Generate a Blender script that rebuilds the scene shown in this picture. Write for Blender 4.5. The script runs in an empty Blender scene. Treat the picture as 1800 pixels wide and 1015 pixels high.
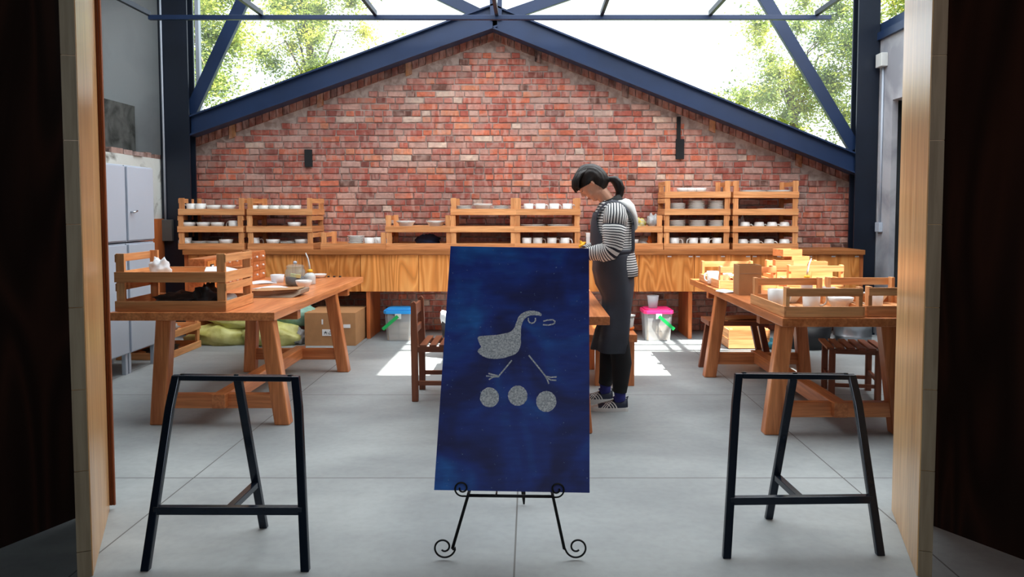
import bpy, bmesh, math, random
from mathutils import Vector, Matrix, Euler, noise
R = math.radians
random.seed(7)
SC = bpy.context.scene
COL = SC.collection

# ------------------------------------------------------------------ camera, world, sun, lights, exposure
F_PX, PITCH, EYE = 1350.0, R(3.1), 1.35
cam_d = bpy.data.cameras.new('camera'); cam = bpy.data.objects.new('camera', cam_d); COL.objects.link(cam)
cam.location = (0, 0, EYE); cam.rotation_euler = (R(90)-PITCH, 0, 0)
cam_d.sensor_width = 36; cam_d.lens = F_PX/1800*36
CX, CY = 932.0, 370.0+F_PX*math.tan(PITCH)
cam_d.shift_x = (900-CX)/1800; cam_d.shift_y = -(507.5-CY)/1800
cam_d.clip_start = .05; cam_d.clip_end = 300
SC.camera = cam

world = bpy.data.worlds.new('sky'); SC.world = world; world.use_nodes = True
wn = world.node_tree; bg = wn.nodes['Background']
bg.inputs[0].default_value = (.86, .94, 1.0, 1); bg.inputs[1].default_value = 2.6
def lamp(name, kind, loc, rot, energy, color, sx=1, sy=1, spread=180):
    d = bpy.data.lights.new(name, kind); d.energy = energy; d.color = color
    if kind == 'AREA':
        d.shape = 'RECTANGLE'; d.size = sx; d.size_y = sy; d.spread = R(spread)
    o = bpy.data.objects.new(name, d); COL.objects.link(o); o.location = loc; o.rotation_euler = rot
    return o
sun = lamp('sun', 'SUN', (6, 14, 14), (0, 0, 0), 26, (1, .95, .86)); sun.data.angle = R(.6)
sun.rotation_euler = Vector((-.45, .30, -1)).to_track_quat('-Z', 'Y').to_euler()
lamp('overhead_fill', 'AREA', (.2, 6.0, 4.35), (0, 0, 0), 400, (.92, .97, 1.0), 7.0, 4.2)  # unseen area lamp added under the opaque ceiling, standing in for roof daylight
lamp('side_fill', 'AREA', (3.6, 5.3, 3.3), (0, R(62), 0), 75, (1, .97, .92), 1.6, 2.6)  # unseen area lamp added for soft light from the right
lamp('entrance_fill', 'AREA', (.1, -1.4, 2.2), (R(72), 0, 0), 44, (.85, .93, 1.0), 1.8, 1.2)  # unseen fill lamp added behind the camera to light the board
lamp('assumed_entrance_lamp', 'AREA', (1.75, 1.75, 2.75), (0, R(-14), 0), 3.5, (1, .45, .22), .2, .2)  # assumed warm lamp out of view, for the reddish glow at upper right
SC.view_settings.view_transform = 'Standard'; SC.view_settings.look = 'None'
SC.view_settings.gamma = 1; SC.view_settings.use_curve_mapping = False
SC.view_settings.exposure = 0.0

# ------------------------------------------------------------------ helpers
CT, ST = math.cos(PITCH), math.sin(PITCH)
def ray(x, y):
    u = (x-CX)/F_PX; v = (CY-y)/F_PX
    return Vector((u, CT + v*ST, -ST + v*CT))
def at(x, y, D):                       # point of the place at depth D
    r = ray(x, y); t = D/r.y
    return Vector((r.x*t, D, EYE + r.z*t))
def gnd(x, y, z=0):                    # point of the place at height z
    r = ray(x, y); t = (z-EYE)/r.z
    return Vector((r.x*t, r.y*t, z))
kids = {}
class MB:
    def __init__(s): s.v = []; s.f = []; s.uv = []; s.c = []; s.sm = []
    def add(s, vs, fs, uvs=None, smooth=False, col=None):
        b = len(s.v); s.v += [Vector(v) for v in vs]
        for i, f in enumerate(fs):
            s.f.append([b+k for k in f]); s.uv.append(uvs[i] if uvs else None); s.sm.append(smooth); s.c.append(col)
        return s
    def box(s, lo, hi, M=None, col=None):
        x0, y0, z0 = lo; x1, y1, z1 = hi
        vs = [Vector(p) for p in ((x0,y0,z0),(x1,y0,z0),(x1,y1,z0),(x0,y1,z0),(x0,y0,z1),(x1,y0,z1),(x1,y1,z1),(x0,y1,z1))]
        if M is not None: vs = [M @ v for v in vs]
        return s.add(vs, [(0,3,2,1),(4,5,6,7),(0,1,5,4),(1,2,6,5),(2,3,7,6),(3,0,4,7)], col=col)
    def bar(s, a, b, w, h, up=(0,0,1)):       # square bar, w across, h along 'up'
        a = Vector(a); b = Vector(b); d = (b-a); L = d.length; d.normalize(); up = Vector(up)
        x = d.cross(up)
        if x.length < 1e-4: x = d.cross(Vector((0,1,0)))
        x.normalize(); u = x.cross(d).normalized()
        q = [(-w/2,-h/2),(w/2,-h/2),(w/2,h/2),(-w/2,h/2)]
        vs = [a+x*i+u*j for i, j in q]+[b+x*i+u*j for i, j in q]
        return s.add(vs, [(0,1,2,3),(7,6,5,4),(0,4,5,1),(1,5,6,2),(2,6,7,3),(3,7,4,0)])
    def tube(s, pts, r, n=10, cap=True, sq=None, ref=(0,0,1)):
        pts = [Vector(p) for p in pts]; m = len(pts)
        rs = list(r) if hasattr(r, '__len__') else [r]*m
        vs = []; up = Vector(ref); L = 0; Ls = []; u = None
        for i, p in enumerate(pts):
            d = (pts[min(i+1,m-1)]-pts[max(i-1,0)]).normalized()
            if u is None:
                x = d.cross(up)
                if x.length < .05: x = d.cross(Vector((0,1,0))) if abs(d.y) < .9 else d.cross(Vector((1,0,0)))
            else: x = d.cross(u)
            x.normalize(); u = x.cross(d).normalized()
            if i: L += (p-pts[i-1]).length
            Ls.append(L)
            ex = 1 if sq is None else sq
            for k in range(n):
                a = 2*math.pi*k/n; vs.append(p + x*math.cos(a)*rs[i]*ex + u*math.sin(a)*rs[i])
        fs = []; uvs = []
        for i in range(m-1):
            for k in range(n):
                k2 = (k+1) % n
                fs.append((i*n+k, i*n+k2, (i+1)*n+k2, (i+1)*n+k))
                uvs.append([(k/n,Ls[i]),((k+1)/n,Ls[i]),((k+1)/n,Ls[i+1]),(k/n,Ls[i+1])])
        if cap:
            fs.append(tuple(range(n))[::-1]); uvs.append([(0,0)]*n)
            fs.append(tuple((m-1)*n+k for k in range(n))); uvs.append([(0,L)]*n)
        return s.add(vs, fs, uvs, True)
    def lathe(s, prof, c=(0,0,0), n=28, sx=1, sy=1):
        c = Vector(c); vs = []
        for r, z in prof:
            for k in range(n):
                a = 2*math.pi*k/n; vs.append(c+Vector((r*sx*math.cos(a), r*sy*math.sin(a), z)))
        fs = []
        for i in range(len(prof)-1):
            for k in range(n):
                k2 = (k+1) % n; fs.append((i*n+k, i*n+k2, (i+1)*n+k2, (i+1)*n+k))
        if prof[0][0] > 1e-4: fs.append(tuple(range(n))[::-1])
        if prof[-1][0] > 1e-4: fs.append(tuple((len(prof)-1)*n+k for k in range(n)))
        return s.add(vs, fs, None, True)
    def prism(s, poly, ext):                    # polygon (3D points) pushed along ext
        n = len(poly); poly = [Vector(p) for p in poly]; e = Vector(ext)
        vs = poly+[p+e for p in poly]
        fs = [tuple(range(n))[::-1], tuple(range(n, 2*n))]+[(i, (i+1) % n, n+(i+1) % n, n+i) for i in range(n)]
        return s.add(vs, fs)
    def loft(s, rings, n=24, a0=0., a1=2*math.pi, cap=False, pw=1.0):
        # ring = (centre, U, V): point = c + U cos a + V sin a
        closed = abs(a1-a0-2*math.pi) < 1e-5; m = n if closed else n+1
        vs = []; L = 0; Ls = []
        for i, (c, U, V) in enumerate(rings):
            c = Vector(c); U = Vector(U); V = Vector(V)
            if i: L += (c-Vector(rings[i-1][0])).length
            Ls.append(L)
            for k in range(m):
                a = a0+(a1-a0)*k/n; ca, sa = math.cos(a), math.sin(a)
                ca = math.copysign(abs(ca)**pw, ca); sa = math.copysign(abs(sa)**pw, sa)
                vs.append(c+U*ca+V*sa)
        fs = []; uvs = []
        for i in range(len(rings)-1):
            for k in range(n):
                k2 = (k+1) % m
                fs.append((i*m+k, i*m+k2, (i+1)*m+k2, (i+1)*m+k))
                uvs.append([(k/n,Ls[i]),((k+1)/n,Ls[i]),((k+1)/n,Ls[i+1]),(k/n,Ls[i+1])])
        if cap and closed:
            fs.append(tuple(range(n))[::-1]); uvs.append([(0,0)]*n)
            fs.append(tuple((len(rings)-1)*n+k for k in range(n))); uvs.append([(0,L)]*n)
        return s.add(vs, fs, uvs, True)
    def ell(s, c, r, M=None, n=16, m=10):
        c = Vector(c); vs = [] ; fs = []
        for i in range(m+1):
            t = math.pi*i/m
            for k in range(n):
                a = 2*math.pi*k/n
                p = Vector((r[0]*math.sin(t)*math.cos(a), r[1]*math.sin(t)*math.sin(a), r[2]*math.cos(t)))
                vs.append(c+((M @ p) if M is not None else p))
        for i in range(m):
            for k in range(n):
                k2 = (k+1) % n; fs.append((i*n+k, (i+1)*n+k, (i+1)*n+k2, i*n+k2))
        return s.add(vs, fs, None, True)
    def build(s, name, mat, parent=None, world=True, bevel=0, weld=False):
        off = parent.location if (parent is not None and world) else Vector((0,0,0))
        me = bpy.data.meshes.new(name); me.from_pydata([v-off for v in s.v], [], s.f)
        me.polygons.foreach_set('use_smooth', s.sm)
        if any(u is not None for u in s.uv):
            l = me.uv_layers.new(name='UVMap'); k = 0
            for u, f in zip(s.uv, s.f):
                for j in range(len(f)):
                    l.data[k].uv = u[j] if u else (0,0); k += 1
        if any(c is not None for c in s.c):
            ca = me.color_attributes.new('Col', 'FLOAT_COLOR', 'CORNER'); k = 0
            for c, f in zip(s.c, s.f):
                for j in range(len(f)):
                    ca.data[k].color = (*(c or (.4,.4,.4)), 1); k += 1
        if weld:
            bm = bmesh.new(); bm.from_mesh(me); bmesh.ops.remove_doubles(bm, verts=bm.verts, dist=1e-5); bm.to_mesh(me); bm.free()
        me.materials.append(mat); me.update()
        o = bpy.data.objects.new(name, me); COL.objects.link(o)
        if parent is not None:
            o.parent = parent; kids.setdefault(parent.name, []).append(o)
        if bevel:
            b = o.modifiers.new('bevel', 'BEVEL'); b.width = bevel; b.segments = 2; b.limit_method = 'ANGLE'
        return o
def tag(o, label, cat, group=None, kind=None):
    o['label'] = label; o['category'] = cat
    if group: o['group'] = group
    if kind: o['kind'] = kind
    return o
def thing(name, label, cat, loc=(0,0,0), rz=0, group=None):
    o = bpy.data.objects.new(name, None); COL.objects.link(o); o.location = loc; o.rotation_euler = (0,0,rz); o.empty_display_size = .1
    return tag(o, label, cat, group)
def struct(name, mb, mat, bevel=0):
    o = mb.build(name, mat, bevel=bevel); o['kind'] = 'structure'; return o
def copy_tree(o, parent=None):
    c = o.copy(); COL.objects.link(c)
    if parent is not None:
        c.parent = parent; kids.setdefault(parent.name, []).append(c)
    for ch in list(kids.get(o.name, [])): copy_tree(ch, c)
    return c
protos = {}
def place(key, builder, label, cat, loc, rz=0, group=None, scale=1, tilt=(0,0)):
    if key in protos: o = copy_tree(protos[key])
    else: o = builder(); protos[key] = o
    o.location = loc; o.rotation_euler = (tilt[0], tilt[1], rz)
    o.scale = scale if hasattr(scale, '__len__') else (scale,)*3
    if 'group' in o: del o['group']
    return tag(o, label, cat, group)

# ------------------------------------------------------------------ materials
def lin(c): return tuple(((x/255)/12.92 if x/255 <= .04045 else ((x/255+.055)/1.055)**2.4) for x in c)
def newmat(name):
    m = bpy.data.materials.new(name); m.use_nodes = True; n = m.node_tree
    return m, n, n.nodes['Principled BSDF']
def coords(n, scale, rnd=True, obj=True):
    tc = n.nodes.new('ShaderNodeTexCoord'); mp = n.nodes.new('ShaderNodeMapping'); mp.inputs['Scale'].default_value = scale
    if rnd:
        oi = n.nodes.new('ShaderNodeObjectInfo'); mu = n.nodes.new('ShaderNodeMath'); mu.operation = 'MULTIPLY'; mu.inputs[1].default_value = 37
        va = n.nodes.new('ShaderNodeVectorMath'); n.links.new(oi.outputs['Random'], mu.inputs[0])
        n.links.new(tc.outputs['Object'], va.inputs[0]); n.links.new(mu.outputs[0], va.inputs[1]); n.links.new(va.outputs[0], mp.inputs[0])
    else: n.links.new(tc.outputs['Object'], mp.inputs[0])
    return mp.outputs[0]
def noisen(n, vec, scale, detail=4, dist=0):
    t = n.nodes.new('ShaderNodeTexNoise'); t.inputs['Scale'].default_value = scale; t.inputs['Detail'].default_value = detail; t.inputs['Distortion'].default_value = dist
    n.links.new(vec, t.inputs['Vector']); return t.outputs['Fac']
def ramp(n, fac, stops):
    r = n.nodes.new('ShaderNodeValToRGB'); e = r.color_ramp.elements
    while len(e) < len(stops): e.new(.5)
    for i, (p, c) in enumerate(stops): e[i].position = p; e[i].color = (*c, 1)
    n.links.new(fac, r.inputs[0]); return r.outputs[0]
def bump(n, bs, h, st, dist=.01):
    b = n.nodes.new('ShaderNodeBump'); b.inputs['Strength'].default_value = st; b.inputs['Distance'].default_value = dist
    n.links.new(h, b.inputs['Height']); n.links.new(b.outputs[0], bs.inputs['Normal'])
def mix(n, a, b, fac, mode='MIX'):
    m = n.nodes.new('ShaderNodeMix'); m.data_type = 'RGBA'; m.blend_type = mode
    for s, v in ((6, a), (7, b)):
        if isinstance(v, tuple): m.inputs[s].default_value = (*v, 1)
        else: n.links.new(v, m.inputs[s])
    if isinstance(fac, float): m.inputs[0].default_value = fac
    else: n.links.new(fac, m.inputs[0])
    return m.outputs[2]
def plain(name, c, rough=.5, metal=0, var=.12, scale=6, bmp=0, c2=None, spec=.5):
    m, n, b = newmat(name); c = lin(c)
    c2 = lin(c2) if c2 else tuple(x*(1-var) for x in c)
    f = noisen(n, coords(n, (1,1,1)), scale, 5)
    n.links.new(ramp(n, f, [(.35, c2), (.65, c)]), b.inputs['Base Color'])
    b.inputs['Roughness'].default_value = rough; b.inputs['Metallic'].default_value = metal; b.inputs['Specular IOR Level'].default_value = spec
    if bmp: bump(n, b, noisen(n, coords(n, (1,1,1)), scale*4, 4), bmp, .004)
    return m
def wood(name, c1, c2, axis, rough=.5, sc=1.0, fig=False, spec=.4):
    m, n, b = newmat(name); c1 = lin(c1); c2 = lin(c2)
    s = [14*sc]*3; s[axis] = .9*sc
    v = coords(n, s)
    f = noisen(n, v, 1.2, 6, .8)
    if fig:
        s2 = [4.2*sc]*3; s2[axis] = .8*sc
        v2 = coords(n, s2); g = noisen(n, v2, 1.15, 1.5, .5)
        mu = n.nodes.new('ShaderNodeMath'); mu.operation = 'MULTIPLY'; mu.inputs[1].default_value = 11; n.links.new(g, mu.inputs[0])
        si = n.nodes.new('ShaderNodeMath'); si.operation = 'PINGPONG'; si.inputs[1].default_value = .5; n.links.new(mu.outputs[0], si.inputs[0])
        dk = tuple(x*.78 for x in c1)
        base = ramp(n, si.outputs[0], [(.0, c2), (.30, c1), (.5, dk)])
        fine = ramp(n, f, [(.3, (.86,.84,.82)), (.7, (1.08,1.06,1.04))])
        colr = mix(n, base, fine, 1.0, 'MULTIPLY')
    else:
        colr = ramp(n, f, [(.28, c1), (.72, c2)])
        f3 = noisen(n, v, 5, 3, .3); colr = mix(n, colr, ramp(n, f3, [(.35,(.82,.78,.74)),(.6,(1.05,1.05,1.05))]), 1.0, 'MULTIPLY')
    oi = n.nodes.new('ShaderNodeObjectInfo')
    tint = ramp(n, oi.outputs['Random'], [(0, (.80,.74,.70)), (1, (1.12,1.13,1.16))])
    n.links.new(mix(n, colr, tint, 1.0, 'MULTIPLY'), b.inputs['Base Color'])
    b.inputs['Roughness'].default_value = rough; b.inputs['Specular IOR Level'].default_value = spec
    bump(n, b, f, .12, .003)
    return m
TW = [wood('table_wood_%s' % a, (176,100,56), (224,146,92), i, .33) for i, a in enumerate('xyz')]
CW = [wood('crate_wood_%s' % a, (204,134,80), (234,176,120), i, .55) for i, a in enumerate('xyz')]
CHW = [wood('chair_wood_%s' % a, (112,62,42), (150,90,62), i, .4) for i, a in enumerate('xyz')]
PLY = wood('plywood_figured', (216,136,66), (236,164,92), 2, .4, fig=True)
PLYX = wood('worktop_wood', (160,100,55), (190,125,72), 0, .45)
PLYY = wood('support_ply', (170,92,48), (205,120,66), 2, .45)
DOORW = wood('door_light_wood', (200,152,98), (230,190,138), 2, .28, sc=.8)
DOORR = wood('door_red_edge', (120,62,34), (165,92,52), 2, .5)
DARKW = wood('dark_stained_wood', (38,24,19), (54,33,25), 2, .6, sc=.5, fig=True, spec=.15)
EDGEW = wood('edge_board', (122,108,86), (142,128,104), 2, .6, sc=.7)
STEEL = plain('blue_black_steel', (26,48,84), .42, .1, .2, 3, .05)  # dark steel, with the lens-flare veil put into the colour as extra blue
STEELD = plain('dark_steel', (20,30,46), .45, .2, .2, 3)
TREST = plain('trestle_steel', (26,36,50), .2, .3, .2, 8)
IRON = plain('black_iron', (14,15,16), .45, .5)
WHITE = plain('white_porcelain', (232,230,226), .18, 0, .03, 8)
DOTW = plain('dotted_porcelain', (226,222,214), .25, 0, .06, 30)
GREYM = plain('grey_metal_cabinet', (178,188,202), .4, .0, .04, 2)
CARD = plain('cardboard', (176,128,84), .8, 0, .1, 12, .1)
CARDG = plain('grey_cardboard', (150,128,108), .8, 0, .12, 12, .1)
PAPER = plain('paper', (225,228,232), .7, 0, .03)
PLASW = plain('milky_plastic', (205,208,206), .35, 0, .05)
YSACK = plain('yellow_sack', (214,212,138), .45, 0, .1, 9, .5, (180,176,92))
MSACK = plain('mint_sack', (150,190,170), .5, 0, .1, 9, .3, (110,150,135))
BLUELID = plain('blue_lid', (40,150,225), .4); PINKLID = plain('pink_lid', (240,50,120), .4)
GREEN = plain('green_handle', (20,160,80), .4); ORANGE = plain('orange_plastic', (235,120,40), .4); YELLOW = plain('yellow_cap', (240,180,40), .4)
BLACKP = plain('black_plastic', (24,24,28), .5); NAVYC = plain('navy_cloth', (44,58,92), .9, 0, .25, 14, .5)
DARKST = plain('dark_stuff', (58,48,44), .7, 0, .3, 14, .5); TEAL = plain('teal_bag', (30,130,150), .4, 0, .3, 9, .4)
CLEARB = plain('crumpled_film', (190,190,190), .25, 0, .3, 18, .7)
YPACK = plain('yellow_packet', (215,195,60), .3, 0, .3, 30, .5, (190,190,185))
LABELW = plain('label_white', (235,235,235), .6, 0, .02); INK = plain('ink', (30,30,36), .6)
SILVER = plain('speckled_silver', (240,244,246), .6, 0, .1, 150, .6, (160,170,180))
MUSLIN = plain('dough_blocks', (168,146,124), .8)
def glassy(name, tint, alpha, rough=.05):
    m, n, b = newmat(name); n.nodes.remove(b)
    tr = n.nodes.new('ShaderNodeBsdfTransparent'); tr.inputs[0].default_value = (*tint, 1)
    gl = n.nodes.new('ShaderNodeBsdfPrincipled'); gl.inputs['Roughness'].default_value = rough; gl.inputs['Base Color'].default_value = (*tint, 1)
    f = noisen(n, coords(n, (1,1,1)), 2, 2); r = ramp(n, f, [(0, (alpha*.9,)*3), (1, (alpha*1.1,)*3)])
    mx = n.nodes.new('ShaderNodeMixShader'); n.links.new(r, mx.inputs[0]); n.links.new(tr.outputs[0], mx.inputs[1]); n.links.new(gl.outputs[0], mx.inputs[2])
    n.links.new(mx.outputs[0], n.nodes['Material Output'].inputs[0]); return m
PANE = glassy('window_glass', (.97,.99,1), .05); JARG = glassy('jar_glass', (.90,.96,.96), .10); TUBP = glassy('clear_tub', (.82,.84,.86), .30, .3)
# floor concrete with saw-cut joints
FLOOR, n, b = newmat('concrete_floor')
v = coords(n, (1,1,1), False)
f1 = noisen(n, v, .9, 6, .6); f2 = noisen(n, coords(n, (.8,1.7,1), False), 1.7, 8, .6); f3 = noisen(n, v, 26, 3)
cc = mix(n, ramp(n, f1, [(.3, lin((128,134,136))), (.7, lin((166,171,171)))]), ramp(n, f2, [(.30, (.86,.86,.87)), (.62, (1.04,1.04,1.04))]), 1.0, 'MULTIPLY')
cc = mix(n, cc, ramp(n, f3, [(.2, (.9,.9,.9)), (.6, (1,1,1))]), 1.0, 'MULTIPLY')
sep = n.nodes.new('ShaderNodeSeparateXYZ'); n.links.new(v, sep.inputs[0])
def joint(out, off, sp, w):
    a = n.nodes.new('ShaderNodeMath'); a.operation = 'SUBTRACT'; a.inputs[1].default_value = off-sp*10-sp/2; n.links.new(out, a.inputs[0])
    mo = n.nodes.new('ShaderNodeMath'); mo.operation = 'MODULO'; mo.inputs[1].default_value = sp; n.links.new(a.outputs[0], mo.inputs[0])
    c = n.nodes.new('ShaderNodeMath'); c.operation = 'COMPARE'; c.inputs[1].default_value = sp/2; c.inputs[2].default_value = w; n.links.new(mo.outputs[0], c.inputs[0]); return c.outputs[0]
jx = joint(sep.outputs[0], -.06, 1.64, .0035); jy = joint(sep.outputs[1], 3.81, 1.75, .0045)
mxn = n.nodes.new('ShaderNodeMath'); mxn.operation = 'MAXIMUM'; n.links.new(jx, mxn.inputs[0]); n.links.new(jy, mxn.inputs[1])
n.links.new(mix(n, cc, lin((92,92,90)), mxn.outputs[0]), b.inputs['Base Color'])
n.links.new(ramp(n, f1, [(.3, (.5,)*3), (.7, (.68,)*3)]), b.inputs['Roughness']); bump(n, b, f2, .05)
# plaster / concrete walls
def plaster(name, c, c2, scale, bmp=.3, st=(.38,.6)):
    m, n, b = newmat(name); v = coords(n, (1,1,1), False)
    f = noisen(n, v, scale, 8, .5); n.links.new(ramp(n, f, [(st[0], lin(c2)), (st[1], lin(c))]), b.inputs['Base Color'])
    b.inputs['Roughness'].default_value = .85; b.inputs['Specular IOR Level'].default_value = .2; bump(n, b, f, bmp, .01); return m
OLDPL = plaster('peeling_plaster', (208,212,208), (110,106,100), 4.5, .6, (.30,.46))
GREYPL = plaster('grey_plaster', (196,202,204), (176,182,186), 1.2)
CONC = plaster('raw_concrete', (96,98,96), (56,58,56), 5)
CONCR = plaster('pier_concrete', (176,178,184), (140,142,150), 2.2)
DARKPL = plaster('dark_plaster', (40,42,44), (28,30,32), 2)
RECSHADE = plaster('recess_shade', (66,72,76), (50,54,58), 2)  # shadow in the doorway recess, put into the wall colour
MORTAR = plaster('mortar', (184,168,160), (150,132,124), 14, .6)
BRICK, n, b = newmat('old_brick')
at_ = n.nodes.new('ShaderNodeVertexColor'); at_.layer_name = 'Col'
v = coords(n, (1,1,1), False)
g = noisen(n, v, 26, 5, .4); h = noisen(n, coords(n, (22,1,5), False), 1.0, 2, .3); l = noisen(n, v, .8, 3)
c = mix(n, at_.outputs[0], ramp(n, g, [(.3, (.74,.70,.70)), (.62, (1.12,1.10,1.08))]), 1.0, 'MULTIPLY')
w = n.nodes.new('ShaderNodeMath'); w.operation = 'MULTIPLY'; w.inputs[1].default_value = .55
n.links.new(ramp(n, h, [(.50, (0,0,0)), (.66, (1,1,1))]), w.inputs[0])
c = mix(n, c, lin((210,170,158)), w.outputs[0])
sm_ = ramp(n, noisen(n, v, 7, 6, .8), [(.46, (0,0,0)), (.72, (.75,.75,.75))]); c = mix(n, c, lin((178,150,140)), sm_)
c = mix(n, c, ramp(n, l, [(.35, (.80,.80,.82)), (.62, (1.06,1.03,1.0))]), 1.0, 'MULTIPLY')
n.links.new(c, b.inputs['Base Color']); b.inputs['Roughness'].default_value = .85; b.inputs['Specular IOR Level'].default_value = .15
bump(n, b, g, .6, .008)
LEAF, n, b = newmat('leaves')
oi = n.nodes.new('ShaderNodeObjectInfo')
f = noisen(n, coords(n, (1,1,1)), 1.2, 4)
lc = ramp(n, f, [(.35, lin((92,116,58))), (.5, lin((142,158,76))), (.65, lin((196,194,86)))])
tl = n.nodes.new('ShaderNodeBsdfTranslucent'); n.links.new(lc, tl.inputs[0]); n.links.new(lc, b.inputs['Base Color'])
b.inputs['Roughness'].default_value = .5
ms = n.nodes.new('ShaderNodeMixShader'); ms.inputs[0].default_value = .5; n.links.new(b.outputs[0], ms.inputs[1]); n.links.new(tl.outputs[0], ms.inputs[2])
n.links.new(ms.outputs[0], n.nodes['Material Output'].inputs[0])
BARK = plain('bark', (104,92,74), .9, 0, .3, 8, .6)
GRASS = plain('grass_ground', (96,110,62), .95, 0, .3, 3)
BOARDB, n, b = newmat('indigo_paint')
v = coords(n, (1,1,1), False)
f1 = noisen(n, v, 3.2, 3, .6); f2 = noisen(n, coords(n, (2,1,9), False), 5, 5); f3 = noisen(n, v, 95, 2)
c = ramp(n, f1, [(.36, lin((22,32,100))), (.5, lin((24,56,148))), (.66, lin((30,104,190)))])
c = mix(n, c, ramp(n, f2, [(.3, (.75,.75,.8)), (.7, (1.2,1.2,1.15))]), 1.0, 'MULTIPLY')
c = mix(n, c, lin((120,150,190)), ramp(n, f3, [(.72, (0,0,0)), (.76, (.7,.7,.7))]))
n.links.new(c, b.inputs['Base Color']); b.inputs['Roughness'].default_value = .5; b.inputs['Specular IOR Level'].default_value = .25; bump(n, b, f2, .1)

# ------------------------------------------------------------------ room shell
struct('floor', MB().box((-5.2,-2.2,-.1), (5.2,9.2,0)), FLOOR)
tag(MB().box((-30,9.2,-.2), (30,40,-.05)).build('lawn', GRASS), 'green ground outside behind the brick gable wall', 'ground', kind='structure')
struct('ceiling', MB().box((-5.2,3.4,4.5), (5.2,4.85,4.6)).box((-5.2,6.6,4.5), (5.2,9.0,4.6)).box((-5.2,4.85,4.5), (.78,6.6,4.6)).box((4.5,4.85,4.5), (5.2,6.6,4.6)), DARKPL)
w3 = struct('added_roof_window', MB().box((.78,4.85,4.53), (4.5,6.6,4.54)), PANE)  # unseen roof opening, placed so the sun patch lands on the floor
m_ = MB()
for y in (5.98,6.30): m_.box((.78,y-.02,4.5), (4.5,y+.02,4.6))
for x in (1.7,2.65,3.55): m_.box((x-.02,4.85,4.5), (x+.02,6.6,4.6))
m_.build('glazing_stripe_bars', STEELD, w3, world=False)  # unseen bars added to stripe the sun patch
# brick gable wall: every brick modelled in one wall mesh
apex = at(868, 44, 8.55); le = at(330, 236, 8.55); re_ = at(1508, 300, 8.55)
def ztop(x):
    return apex.z+(x-apex.x)*(apex.z-le.z)/(apex.x-le.x) if x < apex.x else apex.z+(x-apex.x)*(re_.z-apex.z)/(re_.x-apex.x)
XL, XR, YW = -3.80, 3.62, 8.60
mb = MB().prism([(XL,YW+.006,0),(XR,YW+.006,0),(XR,YW+.006,ztop(XR)+.05),(apex.x,YW+.006,apex.z+.05),(XL,YW+.006,ztop(XL)+.05)], (0,.24,0))
wall = struct('wall_back', mb, MORTAR)
pal = [((184,100,82),5),((208,112,80),3.6),((174,90,76),4),((190,124,110),5),((200,156,142),3.4),((146,84,74),1.4),((212,134,98),1.5),((214,190,172),.9),((116,78,68),.4)]
def bcol():
    c = lin(random.choices([p[0] for p in pal], [p[1] for p in pal])[0]); k = random.uniform(.88,1.1); g_ = sum(c)/3
    return tuple((x*.86+g_*.14)*k for x in c)
bk = MB(); ch = .0705; row = 0; z = 0.0
while z < apex.z:
    x = XL-random.uniform(0,.2); k = row % 2
    while x < XR:
        L = .215 if random.random() < (.62 if k else .5) else .105
        x0 = max(x+.006, XL); x1 = min(x+L-.006, XR); zt = z+ch-.0125
        if x1-x0 > .03:
            lim = min(ztop(x0), ztop(x1))-.158
            if z+ch < lim:
                d = random.uniform(-.004,.005); j = [random.uniform(-.0045,.0045) for _ in range(8)]
                y = YW+d-.004
                vs = [(x0+j[0],y,z+j[1]),(x1+j[2],y,z+j[3]),(x1+j[4],y,zt+j[5]),(x0+j[6],y,zt+j[7])]
                c = .004; vf = [(x0+c,y-.004,z+c),(x1-c,y-.004,z+c),(x1-c,y-.004,zt-c),(x0+c,y-.004,zt-c)]
                vb = [(p[0],YW+.02,p[2]) for p in vs]
                bk.add(vf+vs+vb, [(0,1,2,3),(0,4,5,1),(1,5,6,2),(2,6,7,3),(3,7,4,0),(4,8,9,5),(5,9,10,6),(6,10,11,7),(7,11,8,4)], col=bcol())
        x += L
    z += ch; row += 1
for (xa, xb, s) in ((XL, apex.x, 1), (apex.x, XR, -1)):      # raked header course under the steel
    n_ = int(abs(xb-xa)/.074)
    for i in range(n_):
        x0 = xa+(xb-xa)*i/n_+.005; x1 = xa+(xb-xa)*(i+1)/n_-.004
        t0, t1 = ztop(x0)-.03, ztop(x1)-.03; h = .125; d = random.uniform(-.006,.006)
        c = random.choice([(150,98,84),(132,84,74),(160,110,94),(118,84,76)])
        if i % 13 == 6: c = random.choice([(190,140,100),(62,48,46),(168,112,76)]); h = .175
        y = YW+d-.02
        vs = [(x0,y,t0-h),(x1,y,t1-h),(x1,y,t1),(x0,y,t0)]; vb = [(p[0],YW+.02,p[2]) for p in vs]
        bk.add(vs+vb, [(0,1,2,3),(0,4,5,1),(1,5,6,2),(2,6,7,3),(3,7,4,0)], col=lin(c))
bw = bk.build('brickwork', BRICK, wall, world=False)
m_ = MB()
for px, py, w, h in ((541,278,.08,.19),(1196,262,.09,.22)):
    p = at(px, py, 8.55); m_.box((p.x-w/2,8.56,p.z-h/2), (p.x+w/2,8.62,p.z+h/2))
m_.build('embedded_block', DARKPL, wall, world=False)
p = at(1194, 205, 8.55); q = at(1194, 245, 8.55)
MB().box((p.x-.02,8.56,q.z), (p.x+.02,8.6,p.z)).build('embedded_strap', DARKPL, wall, world=False)

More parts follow.
